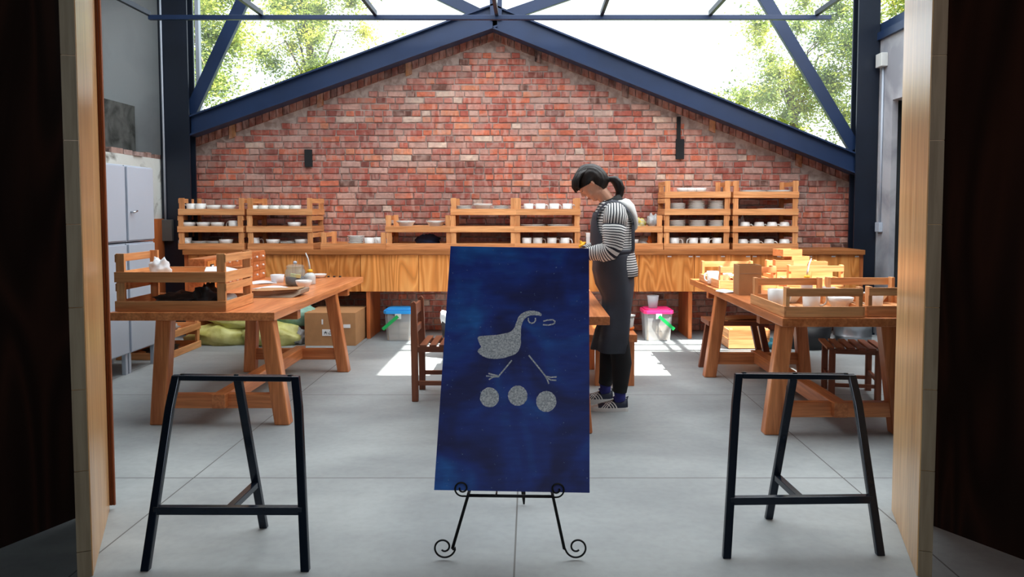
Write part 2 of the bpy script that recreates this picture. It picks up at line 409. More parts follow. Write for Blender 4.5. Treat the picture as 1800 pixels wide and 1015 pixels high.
# left side: old broken wall, concrete block, plaster wall behind
m_ = MB(); random.seed(3)
m_.box((-4.3,3.5,0), (-3.98,8.62,1.90))
struct('wall_left', m_, OLDPL)
m_ = MB(); y = 5.0
while y < 8.6:
    L = random.uniform(.09,.22)
    for k in range(random.choice((1,1,2))):
        z0 = 1.90+k*.055
        m_.box((-4.24+random.uniform(0,.03),y,z0), (-3.975+random.uniform(-.05,.02),y+L-.01,z0+random.uniform(.04,.062)), col=lin(random.choice([(150,128,122),(120,96,90),(168,150,146),(70,60,58)])))
    y += L
bo = m_.build('trim_1', BRICK); bo['kind'] = 'structure'
struct('trim_2', MB().box((-4.75,6.0,1.9), (-4.3,8.42,2.48)), CONC)
struct('wall_left_upper', MB().box((-4.95,3.4,0), (-4.8,9.0,4.5)).box((-4.8,8.62,0), (-3.80,8.8,4.5)), GREYPL)
struct('trim_3', MB().box((-3.98,7.3,0), (-3.955,8.3,1.26)), PLYY)
# right side: pier, lintel, recess
struct('wall_right', MB().box((3.74,8.0,0), (3.80,8.7,2.49)).box((3.74,8.0,2.49), (4.1,8.7,3.16)).box((3.74,5.0,2.49), (4.1,8.0,3.16)).box((3.74,3.5,0), (4.1,6.2,3.16)), CONCR)
struct('wall_recess', MB().box((3.80,8.06,0), (4.4,8.6,2.488)).box((4.4,5.0,0), (4.5,8.7,2.6)).box((4.1,8.6,0), (4.4,8.7,2.6)).box((4.1,5.,2.5), (4.5,8.7,2.6)), RECSHADE)  # first box is a dark block standing in for shadow past the pier
struct('trim_4', MB().box((3.70,3.6,3.16), (4.1,8.7,3.24)).box((3.74,3.6,3.24), (4.0,8.7,3.34)), STEEL)
struct('wall_right_upper', MB().box((4.9,3.4,0), (5.1,6.8,4.5)), GREYPL)
# front partition with the wide opening we look through
struct('wall_front', MB().box((-5.2,3.5,0), (-2.08,3.6,4.6)).box((1.88,3.5,0), (5.2,3.6,4.6)).box((-2.08,3.5,2.6), (1.88,3.6,4.6)), DARKPL)
def plank(a, b, t, z0, z1, side):    # upright panel between two floor points, thickness t to the side
    a = Vector((*a,0)); b = Vector((*b,0)); d = (b-a).normalized(); nrm = Vector((-d.y,d.x,0))*side*t
    return [a+Vector((0,0,z0)), b+Vector((0,0,z0)), b+nrm+Vector((0,0,z0)), a+nrm+Vector((0,0,z0))], (0,0,z1-z0)
PL0, PL1 = gnd(164,1013), gnd(193,897); PR0, PR1 = gnd(1611,1013), gnd(1567,897)
o = MB().prism(*plank(PL0.xy, PL1.xy, .05, 0, 2.62, 1)).build('door_1', DOORW, bevel=.002); o['kind'] = 'structure'
def edgestrip(p, q, side, parent):
    d = (q.xy-p.xy).normalized(); d = Vector((d.x,d.y,0)); nrm = Vector((-d.y,d.x,0))*side; m_ = MB(); z = .03
    zs = [0,.10,.40,.70,1.0,1.3,1.6,1.9,2.2,2.5,2.62]
    a = Vector((p.x,p.y,0))-d*.006+nrm*.004
    for z0, z1 in zip(zs, zs[1:]):
        m_.prism([a+Vector((0,0,z0+.001)), a+d*.006+Vector((0,0,z0+.001)), a+d*.006+nrm*.046+Vector((0,0,z0+.001)), a+nrm*.046+Vector((0,0,z0+.001))], (0,0,z1-z0-.003))
    m_.build('edge_board', EDGEW, parent, world=False)
edgestrip(PL0, PL1, 1, o)
o = MB().prism(*plank(PR0.xy, PR1.xy, .05, 0, 2.62, -1)).build('door_2', DOORW, bevel=.002); o['kind'] = 'structure'
edgestrip(PR0, PR1, -1, o)
m_ = MB()
m_.box((PL1.x-.003,PL1.y+.002,0.02), (PL1.x+.010,PL1.y+.014,2.62)); m_.box((PL1.x+.012,PL1.y+.004,.02), (PL1.x+.021,PL1.y+.014,2.62))
struct('trim_5', m_, DOORR)
a = gnd(137,910); bb = gnd(0,965); d = (bb.xy-a.xy).normalized()
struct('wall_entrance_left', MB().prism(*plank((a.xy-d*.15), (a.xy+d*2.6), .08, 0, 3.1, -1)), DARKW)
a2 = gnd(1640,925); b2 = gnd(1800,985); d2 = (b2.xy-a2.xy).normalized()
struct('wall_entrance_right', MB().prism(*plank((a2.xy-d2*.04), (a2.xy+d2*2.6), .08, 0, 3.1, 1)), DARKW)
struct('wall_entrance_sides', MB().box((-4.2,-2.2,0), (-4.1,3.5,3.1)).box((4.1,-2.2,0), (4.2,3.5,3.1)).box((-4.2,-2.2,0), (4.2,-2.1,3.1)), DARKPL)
struct('ceiling_entrance', MB().box((-4.2,-2.2,3.1), (4.2,3.6,3.2)), DARKPL)

# ------------------------------------------------------------------ steel frame and gable glazing
def steel(name, label, cat, mb, mat=STEEL, group=None):
    return tag(mb.build(name, mat, bevel=.003), label, cat, group)
t = thing('steel_column', 'dark steel column standing left of the brick gable wall', 'column', (-3.82,8.36,0))
MB().box((-3.97,8.30,0), (-3.66,8.32,4.45)).box((-3.97,8.44,0), (-3.66,8.46,4.45)).box((-3.83,8.32,0), (-3.80,8.44,4.45)).build('flanged_post', STEELD, t)
MB().box((-4.02,8.27,0), (-3.64,8.49,.02)).build('base_plate', STEELD, t)
t = thing('steel_column', 'dark steel column at the right end of brick gable wall', 'column', (3.6,8.36,0))
MB().box((3.50,8.30,0), (3.73,8.32,4.45)).box((3.50,8.44,0), (3.73,8.46,4.45)).box((3.6,8.32,0), (3.63,8.44,4.45)).build('flanged_post', STEELD, t)
MB().box((3.47,8.27,0), (3.735,8.49,.02)).build('base_plate', STEELD, t)
def rafter(label, pts, lo, x):
    P_ = [at(px, py, 8.36) for px, py in pts]
    t = thing('steel_rafter', label, 'beam', P_[0]); base = P_[0]
    web = [Vector((p.x,8.36,p.z)) for p in P_]; MB().prism(web, (0,.10,0)).build('beam_web', STEEL, t)
    for nm, (a, b_) in (('top_flange', (web[0], web[1])), ('bottom_flange', (web[3], web[2]))):
        MB().prism([a+Vector((0,-.05,-.009)), b_+Vector((0,-.05,-.009)), b_+Vector((0,-.05,.009)), a+Vector((0,-.05,.009))], (0,.2,0)).build(nm, STEEL, t)
rafter('sloping blue steel rafter on the left half of the brick gable', [(336,205),(874,7),(874,47),(336,238)], 0, 0)
rafter('sloping blue steel rafter on the right half of the brick gable', [(866,10),(1506,272),(1506,306),(866,50)], 0, 0)
def brace(label, p, q, w, ext, D=8.42):
    a = at(*p, D); b_ = at(*q, D); d = (a-b_).normalized(); a = a+d*ext
    steel('steel_brace', label, 'brace', MB().bar(b_, a, .06, w, (d.z,0,-d.x)))
brace('steep diagonal brace rising from the left column over the window', (428,0), (335,200), .13, .75)
brace('steep diagonal brace rising from the right column over the window', (1345,0), (1502,262), .13, .75)
brace('short diagonal brace rising left from the gable peak', (790,0), (868,38), .12, .9, 8.52)
brace('short diagonal brace rising right from the gable peak', (972,0), (862,38), .12, .9, 8.52)
steel('steel_post', 'thin steel post left of the middle above gable peak', 'post', MB().bar(at(866,34,8.33), at(862,-120,8.33), .05, .04, (0,1,0)))
steel('steel_post', 'thin steel post right of the middle above gable peak', 'post', MB().bar(at(878,34,8.33), at(880,-120,8.33), .05, .04, (0,1,0)))
a = at(262,31,7.8); b_ = at(1460,31,7.8)
steel('steel_crossbar', 'long thin horizontal steel bar crossing high before the gable', 'bar', MB().bar(a, b_, .05, .045), STEEL)
wd = ['far left end','left quarter','left of middle','middle','right of middle','right quarter','far right end']
for i, px in enumerate((262,460,660,873,1058,1248,1435)):
    p = at(px, 29, 7.79)
    steel('steel_rod', 'slim overhead steel rod meeting the crossbar at its %s' % wd[i], 'rod', MB().bar(p+Vector((0,0,.03)), (p.x-(p.x+.38)*.0, 3.7, p.z+.03), .035, .05), STEELD)
zt = 4.4
def pane(name, pts):
    q = [at(*p, 8.56) for p in pts]; q = [Vector((v.x,8.56,min(v.z,zt))) for v in q]
    return struct(name, MB().prism(q, (0,.008,0)), PANE)
w1 = pane('window_1', [(336,195),(868,4),(868,-300),(336,-300)]); w2 = pane('window_2', [(872,4),(1506,262),(1506,-300),(872,-300)])
MB().box((-3.66,8.5,at(336,196,8.5).z), (-3.62,8.56,4.4)).build('window_frame', GREYM, w1, world=False)
q = at(1507,262,8.5); MB().box((q.x-.03,8.5,q.z), (q.x,8.56,4.4)).build('window_frame', GREYM, w2, world=False)
# conduits on the pier, left conduit
t = thing('wall_conduit', 'grey cable conduit with junction box on the right concrete pier', 'conduit', (3.72,8.2,1.1))
MB().tube([(3.727,8.2,1.2),(3.727,8.2,2.9)], .012, 8).build('pipe', GREYM, t)
MB().box((3.67,8.12,2.86), (3.74,8.26,3.0)).build('junction_box', PLASW, t, bevel=.005)
MB().box((3.70,8.15,1.12), (3.74,8.25,1.22)).build('switch_box', GREYM, t, bevel=.004)
t = thing('wall_conduit', 'thin pipe running down the face of left steel column', 'conduit', (-3.93,8.27,.9))
MB().tube([(-3.93,8.285,1.25),(-3.93,8.285,4.2)], .011, 8).build('pipe', GREYM, t)
MB().box((-3.97,8.25,1.02), (-3.85,8.30,1.25)).build('switch_box', plain('dim_grey_box', (92,94,92), .6), t, bevel=.004)

# ------------------------------------------------------------------ trees outside
def tree(label, c, r, n, seed, ls=.078):
    random.seed(seed); c = Vector(c)
    t = thing('tree', label, 'tree', (c.x,c.y,-.05), group=None)
    m_ = MB(); blobs = [c+Vector((random.uniform(-1,1)*r[0],random.uniform(-1,1)*r[1],random.uniform(-1,1)*r[2])) for _ in range(34)]
    for i in range(n):
        b0 = random.choice(blobs); k = abs(random.gauss(0,.36))*r[0]*.75
        d = Vector((random.gauss(0,1),random.gauss(0,1),random.gauss(0,1))).normalized()
        p = b0+d*k
        a = Vector((random.gauss(0,1),random.gauss(0,1),random.gauss(0,.6)-.3)).normalized(); s_ = a.cross(Vector((random.gauss(0,1),random.gauss(0,1),random.gauss(0,1)))).normalized()
        L = ls*random.uniform(.6,1.3); w = L*.2
        m_.add([p-a*L/2, p+s_*w, p+a*L/2, p-s_*w], [(0,1,2,3)])
    m_.build('foliage', LEAF, t)
    MB().tube([(c.x,c.y,-.05),(c.x+.1,c.y,c.z*.5),(c.x,c.y,c.z)], [.16,.12,.05], 10).build('trunk', BARK, t)
    m_ = MB()
    for b0 in blobs[:10]: m_.tube([(c.x+.05,c.y,c.z-r[2]*.9),(c+b0)/2, b0], [.03,.016,.006], 6)
    m_.build('branches', BARK, t)
tree('yellow green tree outside behind the left gable window', (-6.3,14,5.1), (1.25,1.2,1.7), 48000, 1)
tree('paler feathery tree outside, right of the leftmost tree', (-4.7,16.5,5.2), (1.0,1.0,1.5), 30000, 2)
tree('yellow green tree outside by the right steel column', (7.2,14.5,4.9), (1.35,1.2,1.9), 48000, 3)
tree('looser grey green tree outside, left of the yellow one', (5.4,16,4.3), (1.0,1.0,1.3), 24000, 4)
tree('wispy small treetop peeping over the left rafter', (-3.2,18,4.6), (.45,.5,.8), 900, 5)
tree('small airy treetop just above the middle of right rafter', (4.6,18,3.6), (.5,.5,.45), 2600, 6)

# ------------------------------------------------------------------ worktop, cabinets
t = thing('worktop', 'long wooden worktop carrying the crates along the brick wall', 'worktop', (0,8.0,0))
MB().box((-3.62,7.98,.888), (3.488,8.58,.937)).build('top', PLYX, t, bevel=.003)
for x in (-3.6,-1.70,1.68,3.466): MB().box((x-.02,8.02,0), (x+.02,8.56,.888 if abs(x) > 3 else .5)).build('support_panel', PLYY, t, bevel=.002)
xs = [-3.575,-2.985,-2.385,-1.775,-1.166,-.56,.03,.57,1.136,1.716,2.31,2.89,3.444]
ul = ['at the far left under the first crate stack','second from the left end','third from left, behind the glass jar','fourth from left, above the cardboard box','with vertical grain, left of the blue board','just left of the blue board, strong wavy figure','behind the left half of blue board','behind the right half of blue board','behind the person in the apron','just right of the person, four small labels','behind the first crates on right table','behind the pile of little boxes','rightmost under the bare end of worktop']
random.seed(5)
for i, (x0, x1) in enumerate(zip(xs, xs[1:])):
    t = thing('cabinet', 'plywood cabinet '+ul[i], 'cabinet', ((x0+x1)/2,8.02,.50))
    MB().box((x0+.001,8.03,.50), (x1-.001,8.56,.886)).build('body', PLYY, t)
    MB().box((x0+.003,8.008,.50), (x1-.003,8.03,.884)).build('door', PLY, t, bevel=.0015)
    if i >= 8:
        for fx in ((.06,.5,.94) if i != 8 else (.55,.93)):
            x = x0+(x1-x0)*fx; MB().box((x-.02,8.004,.862), (x+.02,8.009,.875)).build('sticker', LABELW, t)

# ------------------------------------------------------------------ crates
CL, CDp, CP, BH = .69, .475, .176, .066
def crate():
    t = thing('wooden_crate', 'x', 'crate'); L, D = CL/2, CDp/2
    for sx in (-1,1):
        for sy in (-1,1):
            MB().box((sx*L-(.058 if sx > 0 else -.006), sy*D-(.034 if sy > 0 else -.012), .0), (sx*L+(.058 if sx < 0 else -.006), sy*D+(.034 if sy < 0 else -.012), CP+.004)).build('corner_post', CW[2], t, False, .0015)
    for sy in (-1,1): MB().box((-L, min(sy*D,sy*(D-.012)), .002), (L, max(sy*D,sy*(D-.012)), BH)).build('side_board', CW[0], t, False, .0015)
    for sx in (-1,1):
        x0, x1 = sorted((sx*L, sx*(L-.011)))
        MB().box((x0,-D+.012,.002), (x1,D-.012,BH)).build('end_board', CW[1], t, False, .0015)
        MB().box((x0,-D+.012,CP-.05), (x1,D-.012,CP-.002)).build('end_rail', CW[1], t, False, .0015)
    m_ = MB()
    for i in range(6):
        y = -D+.014+i*(2*D-.03)/6; m_.box((-L+.012,y,.001), (L-.012,y+(2*D-.03)/6-.006,.009))
    m_.build('base_slats', CW[0], t, False)
    return t
def mug():
    t = thing('mug', 'x', 'mug')
    MB().lathe([(.001,.0),(.03,0),(.037,.008),(.041,.088),(.0385,.088),(.034,.012),(.001,.008)], n=22).build('mug_body', WHITE, t, False)
    MB().tube([(.038,0,.072),(.050,0,.077),(.060,0,.073),(.066,0,.063),(.068,0,.050),(.066,0,.038),(.060,0,.028),(.050,0,.022),(.037,0,.02)], .0046, 8).build('handle', WHITE, t, False)
    return t
def teacup():
    t = thing('upturned_cup', 'x', 'cup')
    MB().lathe([(.050,.0),(.047,.0),(.036,.058),(.001,.06),(.001,.066),(.024,.066),(.038,.064),(.052,.0)], n=22).build('cup_body', WHITE, t, False)
    MB().tube([(.047,0,.014),(.057,0,.012),(.066,0,.016),(.070,0,.026),(.069,0,.036),(.062,0,.044),(.052,0,.048),(.040,0,.046)], .0046, 8).build('handle', WHITE, t, False)
    return t
def bowl():
    o = MB().lathe([(.001,0),(.024,0),(.028,.006),(.052,.04),(.058,.062),(.0555,.062),(.048,.042),(.024,.012),(.001,.010)], n=24).build('bowl', WHITE); return o
def dbowl():
    o = MB().lathe([(.001,0),(.026,0),(.030,.006),(.050,.03),(.054,.085),(.0515,.085),(.046,.034),(.024,.012),(.001,.010)], n=24).build('bowl', DOTW); return o
def wbowl():
    return MB().lathe([(.001,0),(.04,0),(.046,.008),(.08,.05),(.098,.062),(.096,.065),(.076,.054),(.04,.014),(.001,.012)], n=28).build('wide_bowl', WHITE)
def plate():
    return MB().lathe([(.001,0),(.048,0),(.052,.004),(.078,.017),(.088,.020),(.087,.0235),(.074,.020),(.046,.009),(.001,.008)], n=28).build('plate', WHITE)
def tray():
    return MB().lathe([(.001,0),(.09,0),(.13,.010),(.132,.013),(.088,.006),(.001,.005)], n=32, sx=1.1, sy=.8).build('flat_dish', WHITE)
def deepdish():
    return MB().lathe([(.001,0),(.034,0),(.038,.004),(.052,.016),(.056,.026),(.054,.027),(.034,.010),(.001,.008)], n=24).build('small_dish', WHITE)
def crumple(c, r, seed, amp=.35, sc=2.2, n=22, m=14, flat=True):
    m_ = MB().ell((0,0,0), (1,1,1), n=n, m=m); rr = Vector(r); c = Vector(c)
    for i, v in enumerate(m_.v):
        k = 1+amp*noise.noise(v*sc+Vector((seed*7.3,seed*1.7,0)))+amp*.5*noise.noise(v*sc*2.7+Vector((seed,0,seed*3)))
        w = Vector((v.x*rr.x*k, v.y*rr.y*k, v.z*rr.z*k))
        if flat: w.z = max(w.z, -rr.z*.62)
        m_.v[i] = c+w+(Vector((0,0,rr.z*.62)) if flat else Vector((0,0,0)))
    return m_
KB = {'mug':(mug,'mug'), 'cup':(teacup,'cup'), 'bowl':(bowl,'bowl'), 'dbowl':(dbowl,'bowl'), 'wbowl':(wbowl,'bowl'), 'plate':(plate,'plate'), 'tray':(tray,'dish'), 'dish':(deepdish,'dish')}
KN = {'mug':'white mug', 'cup':'upturned white cup', 'bowl':'small white bowl', 'dbowl':'white straight-sided bowl', 'wbowl':'wide white bowl', 'plate':'white plate', 'tray':'flat white dish', 'dish':'low white dish'}
ordn = ['first','second','third','fourth','fifth','sixth','seventh','eighth','ninth','tenth']
TOPZ = .937
stacks = [ # name, px range, levels(bottom to top): items (kind, px, count/stack height, dy)
 ('leftmost counter stack', 312,430, [[('mug',331),('plate',353,5),('plate',379,5),('bowl',401)], [('bowl',336),('bowl',362),('bowl',386),('mug',414)], [('mug',341),('mug',358),('bowl',380),('bowl',406)]]),
 ('second counter stack', 431,553, [[('mug',450),('bowl',483),('plate',507,5),('bowl',532)], [('bowl',521)], [('dbowl',450),('dbowl',468),('dbowl',487),('dbowl',505),('dbowl',523)]]),
 ('lone low crate', 561,679, [[('plate',626,9),('mug',651),('mug',664)]]),
 ('two-crate stack left of the board', 679,793, [[], [('wbowl',714),('wbowl',766)]]),
 ('stack over the board\'s left half', 793,905, [[], [], [('plate',816,6),('wbowl',849),('plate',881,6)]]),
 ('stack over the board\'s right half', 907,1018, [[('mug',926),('mug',945),('mug',970),('mug',993)], [('tray',936,6),('tray',985,6)], [('mug',929),('mug',950),('mug',974),('mug',997)]]),
 ('stack behind the person', 1050,1165, [[('bowl',1110)], []]),
 ('tall plate stack', 1168,1283, [[('mug',1184),('mug',1199),('mug',1217),('mug',1237),('mug',1258)], [('plate',1189,8),('plate',1225,8),('plate',1259,8)], [('plate',1189,8),('plate',1223,10),('plate',1258,10)], [('bowl',1199),('bowl',1212),('bowl',1227)]]),
 ('rightmost counter stack', 1288,1403, [[('cup',1304),('cup',1325),('cup',1350),('cup',1376)], [('cup',1307),('cup',1332),('cup',1354),('cup',1376)], [('tray',1354,5)], [('tray',1322,6),('tray',1366,6)]]),
]
lvn = {1:['only crate'], 2:['bottom crate','top crate'], 3:['bottom crate','middle crate','top crate'], 4:['bottom crate','second crate up','third crate up','top crate']}
random.seed(11)
for sn, p0, p1, levels in stacks:
    xc = (at(p0,440,8.07).x+at(p1,440,8.07).x)/2; N = len(levels)
    for li, items in enumerate(levels):
        z0 = TOPZ+li*(CP+.005); jx_ = random.uniform(-.006,.006)
        place('crate', crate, 'pale wooden slatted crate, %s of %s' % (lvn[N][li], sn), 'crate', (xc+jx_,8.07+CDp/2,z0), R(random.uniform(-.6,.6)), 'wooden crates on the worktop')
        cnt = {}
        tot = {}
        for it in items: tot[it[0]] = tot.get(it[0],0)+1
        for it in items:
            k = it[0]; x = at(it[1], 420, 8.2).x; num = it[2] if len(it) > 2 else 1
            i_ = cnt.get(k,0); cnt[k] = i_+1
            wh = '%s, %s' % (lvn[N][li], sn)
            for q in range(num):
                if tot[k] > 1 or num > 1: pre = ordn[i_]+(' from left' if num == 1 else ' pile from left' )
                lab = KN[k]+(', '+ordn[i_]+' from left' if num == 1 and tot[k] > 1 else '')+((', '+ordn[q]+' up in '+(ordn[i_]+' pile' if tot[k] > 1 else 'its pile')) if num > 1 else '')+', '+wh
                y = 8.07+.082+random.uniform(-.008,.012)+(.09 if (k == 'mug' and it[1] in (664,1199)) else 0)
                if k in ('wbowl','tray','plate'): y = 8.07+.125
                dz = .0245*q if k == 'tray' else .0125*q
                if k == 'plate' and num > 1: dz = .0135*q
                if k == 'tray': dz = .012*q
                h_ = .062 if (k in ('plate','tray','wbowl') and num == 1 and li == N-1) or k == 'dish' and li > 0 else 0
                # flat pieces in shallow view rest on a folded liner so their rims show
                place(k, KB[k][0], lab, KB[k][1], (x, y, z0+.0105+dz), R(random.uniform(-35,35)+(180 if (it[1] in (1217,1237,1258,412) or sn == 'leftmost counter stack') else 0)), 'white ceramics in the %s' % sn, {'mug':1.28,'cup':(1.25,1.25,1.5),'bowl':(1.25,1.25,1.55),'plate':(1.05,1.05,1),'wbowl':(1.05,1.05,1.7),'dbowl':1.1}.get(k,1.0))
    # crate extras below
def blob(name, label, cat, c, r, seed, mat, amp=.35, rz=0, group=None):
    o = crumple((0,0,0), r, seed, amp).build(name, mat); o.location = c; o.rotation_euler = (0,0,rz); return tag(o, label, cat, group)
def lv(k): return TOPZ+k*(CP+.005)+.011
x = at(752,430,8.25).x
blob('folded_cloth', 'dark navy cloth bundled in the lower crate left of board', 'cloth', (x,8.27,lv(0)), (.13,.1,.09), 3, NAVYC)
blob('plastic_packet', 'silver and yellow packet on top crate behind the person', 'packet', (at(1124,400,8.2).x,8.26,lv(1)), (.07,.08,.085), 4, YPACK, .6)
blob('plastic_packet', 'crumpled clear packet at right end of crate behind person', 'packet', (at(1149,400,8.2).x,8.26,lv(1)), (.055,.07,.105), 5, CLEARB, .7)
blob('plastic_packet', 'pale crumpled packet nearest the person in top crate', 'packet', (at(1106,400,8.2).x,8.22,lv(1)), (.045,.06,.09), 6, CLEARB, .6)
blob('plastic_bag', 'clear plastic bag in the lower crate behind the person', 'bag', (at(1133,430,8.2).x,8.26,lv(0)), (.085,.09,.075), 8, CLEARB, .4)
blob('plastic_packet', 'small orange packet on the bag in lower crate', 'packet', (at(1141,425,8.2).x,8.19,lv(0)+.005), (.025,.02,.07), 9, ORANGE, .5)
blob('paper_scrap', 'crumpled white wrapper on cups in the right stack', 'paper', (at(1306,400,8.2).x,8.27,lv(1)), (.04,.04,.085), 10, PAPER, .7)

# ------------------------------------------------------------------ trestle tables
def table(label, x0, x1, y0, y1, f0, f1, t0, t1, yn, yf, TZ=.72):
    t = thing('trestle_table', label, 'table', ((f0+f1)/2,(yn+yf)/2,0))
    m_ = MB(); n_ = 5
    MB().box((x0,y0,TZ-.052), (x1,y1,TZ)).build('tabletop', TW[1], t, bevel=.004)
    for y, yd in ((yn,1),(yf,-1)):
        for fx, tx in ((f0,t0),(f1,t1)):
            a = Vector((fx,y,0.0)); b_ = Vector((tx,y+.02*yd,TZ-.052)); w = .095; dp = .085
            q = [a+Vector((-w/2,-dp/2,0)), a+Vector((w/2,-dp/2,0)), a+Vector((w/2,dp/2,0)), a+Vector((-w/2,dp/2,0))]
            e = b_-a; MB().prism(q, e).build('leg', TW[2], t, bevel=.008)
        MB().box((f0+.02,y-.028,.105), (f1-.02,y+.028,.195)).build('stretcher', TW[0], t, bevel=.003)
    c = (f0+f1)/2+.01
    MB().box((c-.042,yn-.075,.115), (c+.042,yf+.075,.205)).build('long_beam', TW[1], t, bevel=.004)
    for y in (yn+.52,yf+.4):
        MB().box((x0+.05,y-.035,TZ-.125), (x1-.03,y+.035,TZ-.052)).build('batten', TW[0], t, bevel=.003)
    return t
LT = table('orange wooden trestle table on the left with crates and jar', -2.60,-1.58, 4.715,7.25, -2.345,-1.56, -2.30,-1.66, 4.80,6.38)
RT = table('orange wooden trestle table on the right covered with crates', 1.475,2.52, 4.46,7.07, 1.455,2.23, 1.54,2.15, 4.59,6.18)
CTB = table('wooden trestle table in the middle behind the blue board', -.5,.473, 4.53,6.5, -.38,.33, -.32,.28, 4.62,6.0)
TZ = .72
# crates on the tables
def crt(label, x, y, rz=0, z=TZ): return place('crate', crate, label, 'crate', (x,y,z), rz, 'wooden crates on the tables')
xc = -2.235
crt('lower wooden crate at the near end of left table', xc, 4.745+CDp/2)
crt('upper wooden crate at the near end of left table', xc, 4.745+CDp/2, 0, TZ+CP+.005)
crt('near left crate with mugs on the right table', 1.725, 4.475+CL/2, R(90))
crt('near right crate beside the doorway on the right table', 2.225, 4.51+CL/2, R(90))
crt('far left sunlit crate on the right table', 1.755, 6.17+CL/2, R(90.5))
crt('far right sunlit crate full of little boxes', 2.36, 6.30+CL/2, R(89))
ZC = TZ+.011
def put(k, lab, x, y, z=ZC, rz=0, s=1.1, g=None): return place(k, KB[k][0], lab, KB[k][1], (x,y,z), R(rz), g, s)
put('mug','large white mug with handle right, front crate of right table', at(1426,535,4.75).x, 4.75, ZC, -12, 1.35)
put('bowl','white bowl beside the large mug in the front crate', at(1477,535,4.72).x, 4.72, ZC, 0, 1.35)
put('mug','white mug by the slatted side of the front crate', at(1364,525,4.9).x, 4.9, ZC, -30, 1.3)
put('mug','white mug at the back of the front crate', at(1456,520,5.12).x, 5.13, ZC, 60, 1.2)
put('bowl','white bowl at the back left of front crate', at(1395,520,5.1).x, 5.14, ZC, 0, 1.2)
put('plate','white plate leaning low in the front crate', at(1395,530,4.7).x, 4.66, ZC, 0, 1.0)
put('mug','white mug in the crate next to the doorway', at(1540,515,4.8).x, 4.82, ZC, 180, 1.3)
put('bowl','white bowl at left in the doorway crate', at(1545,520,5.1).x, 5.13, ZC, 0, 1.3)
put('plate','white plate in the crate next to the doorway', 2.2, 4.64, ZC, 0, 1.0)
put('mug','white mug in the sunlit far left crate', at(1249,490,6.45).x+.02, 6.46, ZC, 200, 1.2)
put('wbowl','wide white dish in the sunlit far left crate', 1.8, 6.55, ZC, 0, 1)
put('bowl','small white bowl at back of the sunlit crate', 1.72, 6.78, ZC, 0, 1.1)
put('plate','upper white plate in the sunlit crate', 1.87, 6.78, ZC, 0, 1.1)
# papers in front crate and table
def sheet(label, x, y, z, w, h, rz, mat=PAPER, th=.004, name='paper_sheet', cat='paper', tilt=(0,0)):
    m_ = MB(); N = 6; vs = []
    for s_ in (0,1):
        for i in range(N+1):
            for j in range(2): vs.append((-w/2+w*i/N, -h/2+h*j, .012*math.sin(i/N*3.1)*(.5+.5*j)+s_*th))
    fs = []; K = 2*(N+1)
    for i in range(N):
        fs += [(2*i,2*i+1,2*i+3,2*i+2), (K+2*i,K+2*i+2,K+2*i+3,K+2*i+1), (2*i,2*i+2,K+2*i+2,K+2*i), (2*i+1,K+2*i+1,K+2*i+3,2*i+3)]
    fs += [(0,K,K+1,1),(2*N,2*N+1,K+2*N+1,K+2*N)]
    m_.add(vs, fs); o = m_.build(name, mat); o.location = (x,y,z); o.rotation_euler = (tilt[0],tilt[1],R(rz)); return tag(o, label, cat)
sheet('white paper lying at the far left of the front crate', 1.66, 5.2, ZC, .2, .14, 20)
sheet('white paper on right table beside the tall cardboard box', at(1285,510,5.8).x, 5.9, TZ, .12, .16, 15)
# tall cardboard box
def cbox(name, label, x0, x1, y0, y1, z0, h, mat=CARD, open_=True, rz=0, flaps=False, cat='box'):
    c = Vector(((x0+x1)/2,(y0+y1)/2,z0)); w, d = (x1-x0)/2, (y1-y0)/2; th = .005
    t = thing(name, label, cat, c, rz); m_ = MB()
    m_.box((-w,-d,0), (w,-d+th,h)).box((-w,d-th,0), (w,d,h)).box((-w,-d+th,0), (-w+th,d-th,h)).box((w-th,-d+th,0), (w,d-th,h)).box((-w+th,-d+th,0), (w-th,d-th,th))
    m_.build('box_body', mat, t, False)
    if not open_:
        MB().box((-w,-d,h), (w,-.002,h+th)).box((-w,.002,h), (w,d,h+th)).build('top_flaps', mat, t, False)
    return t
t = cbox('cardboard_box', 'tall open cardboard box standing on the right table', 1.545,1.71,5.66,5.82,TZ,.225)
MB().box((-.082,-.081,.16), (.082,-.0795,.163)).build('crease', CARDG, t, False)
# little wooden boxes piled in far right crate
random.seed(21)
lb = [('bottom left',1377,6.55,.0,.17,.10,8),('bottom middle',1405,6.53,.0,.17,.10,-4),('bottom right',1440,6.55,.0,.18,.10,3),('left, upper row',1376,6.60,.105,.15,.09,-6),('open top, upper row middle',1400,6.62,.105,.17,.12,14),('tilted, upper row right',1436,6.60,.105,.15,.075,-9)]
for nm, px, y, z, w, h, rz in lb:
    x = at(px,480,y).x; t = cbox('little_box', 'small pale wooden box %s of the pile on right table' % nm, x-w/2, x+w/2, y-.06, y+.06, ZC+z, h, CW[0], rz=R(rz))
t = cbox('little_box', 'open pale box on top of the little box pile', at(1385,450,6.62).x-.09, at(1385,450,6.62).x+.09, 6.55,6.72, ZC+.225,.06, CW[0], rz=R(12))
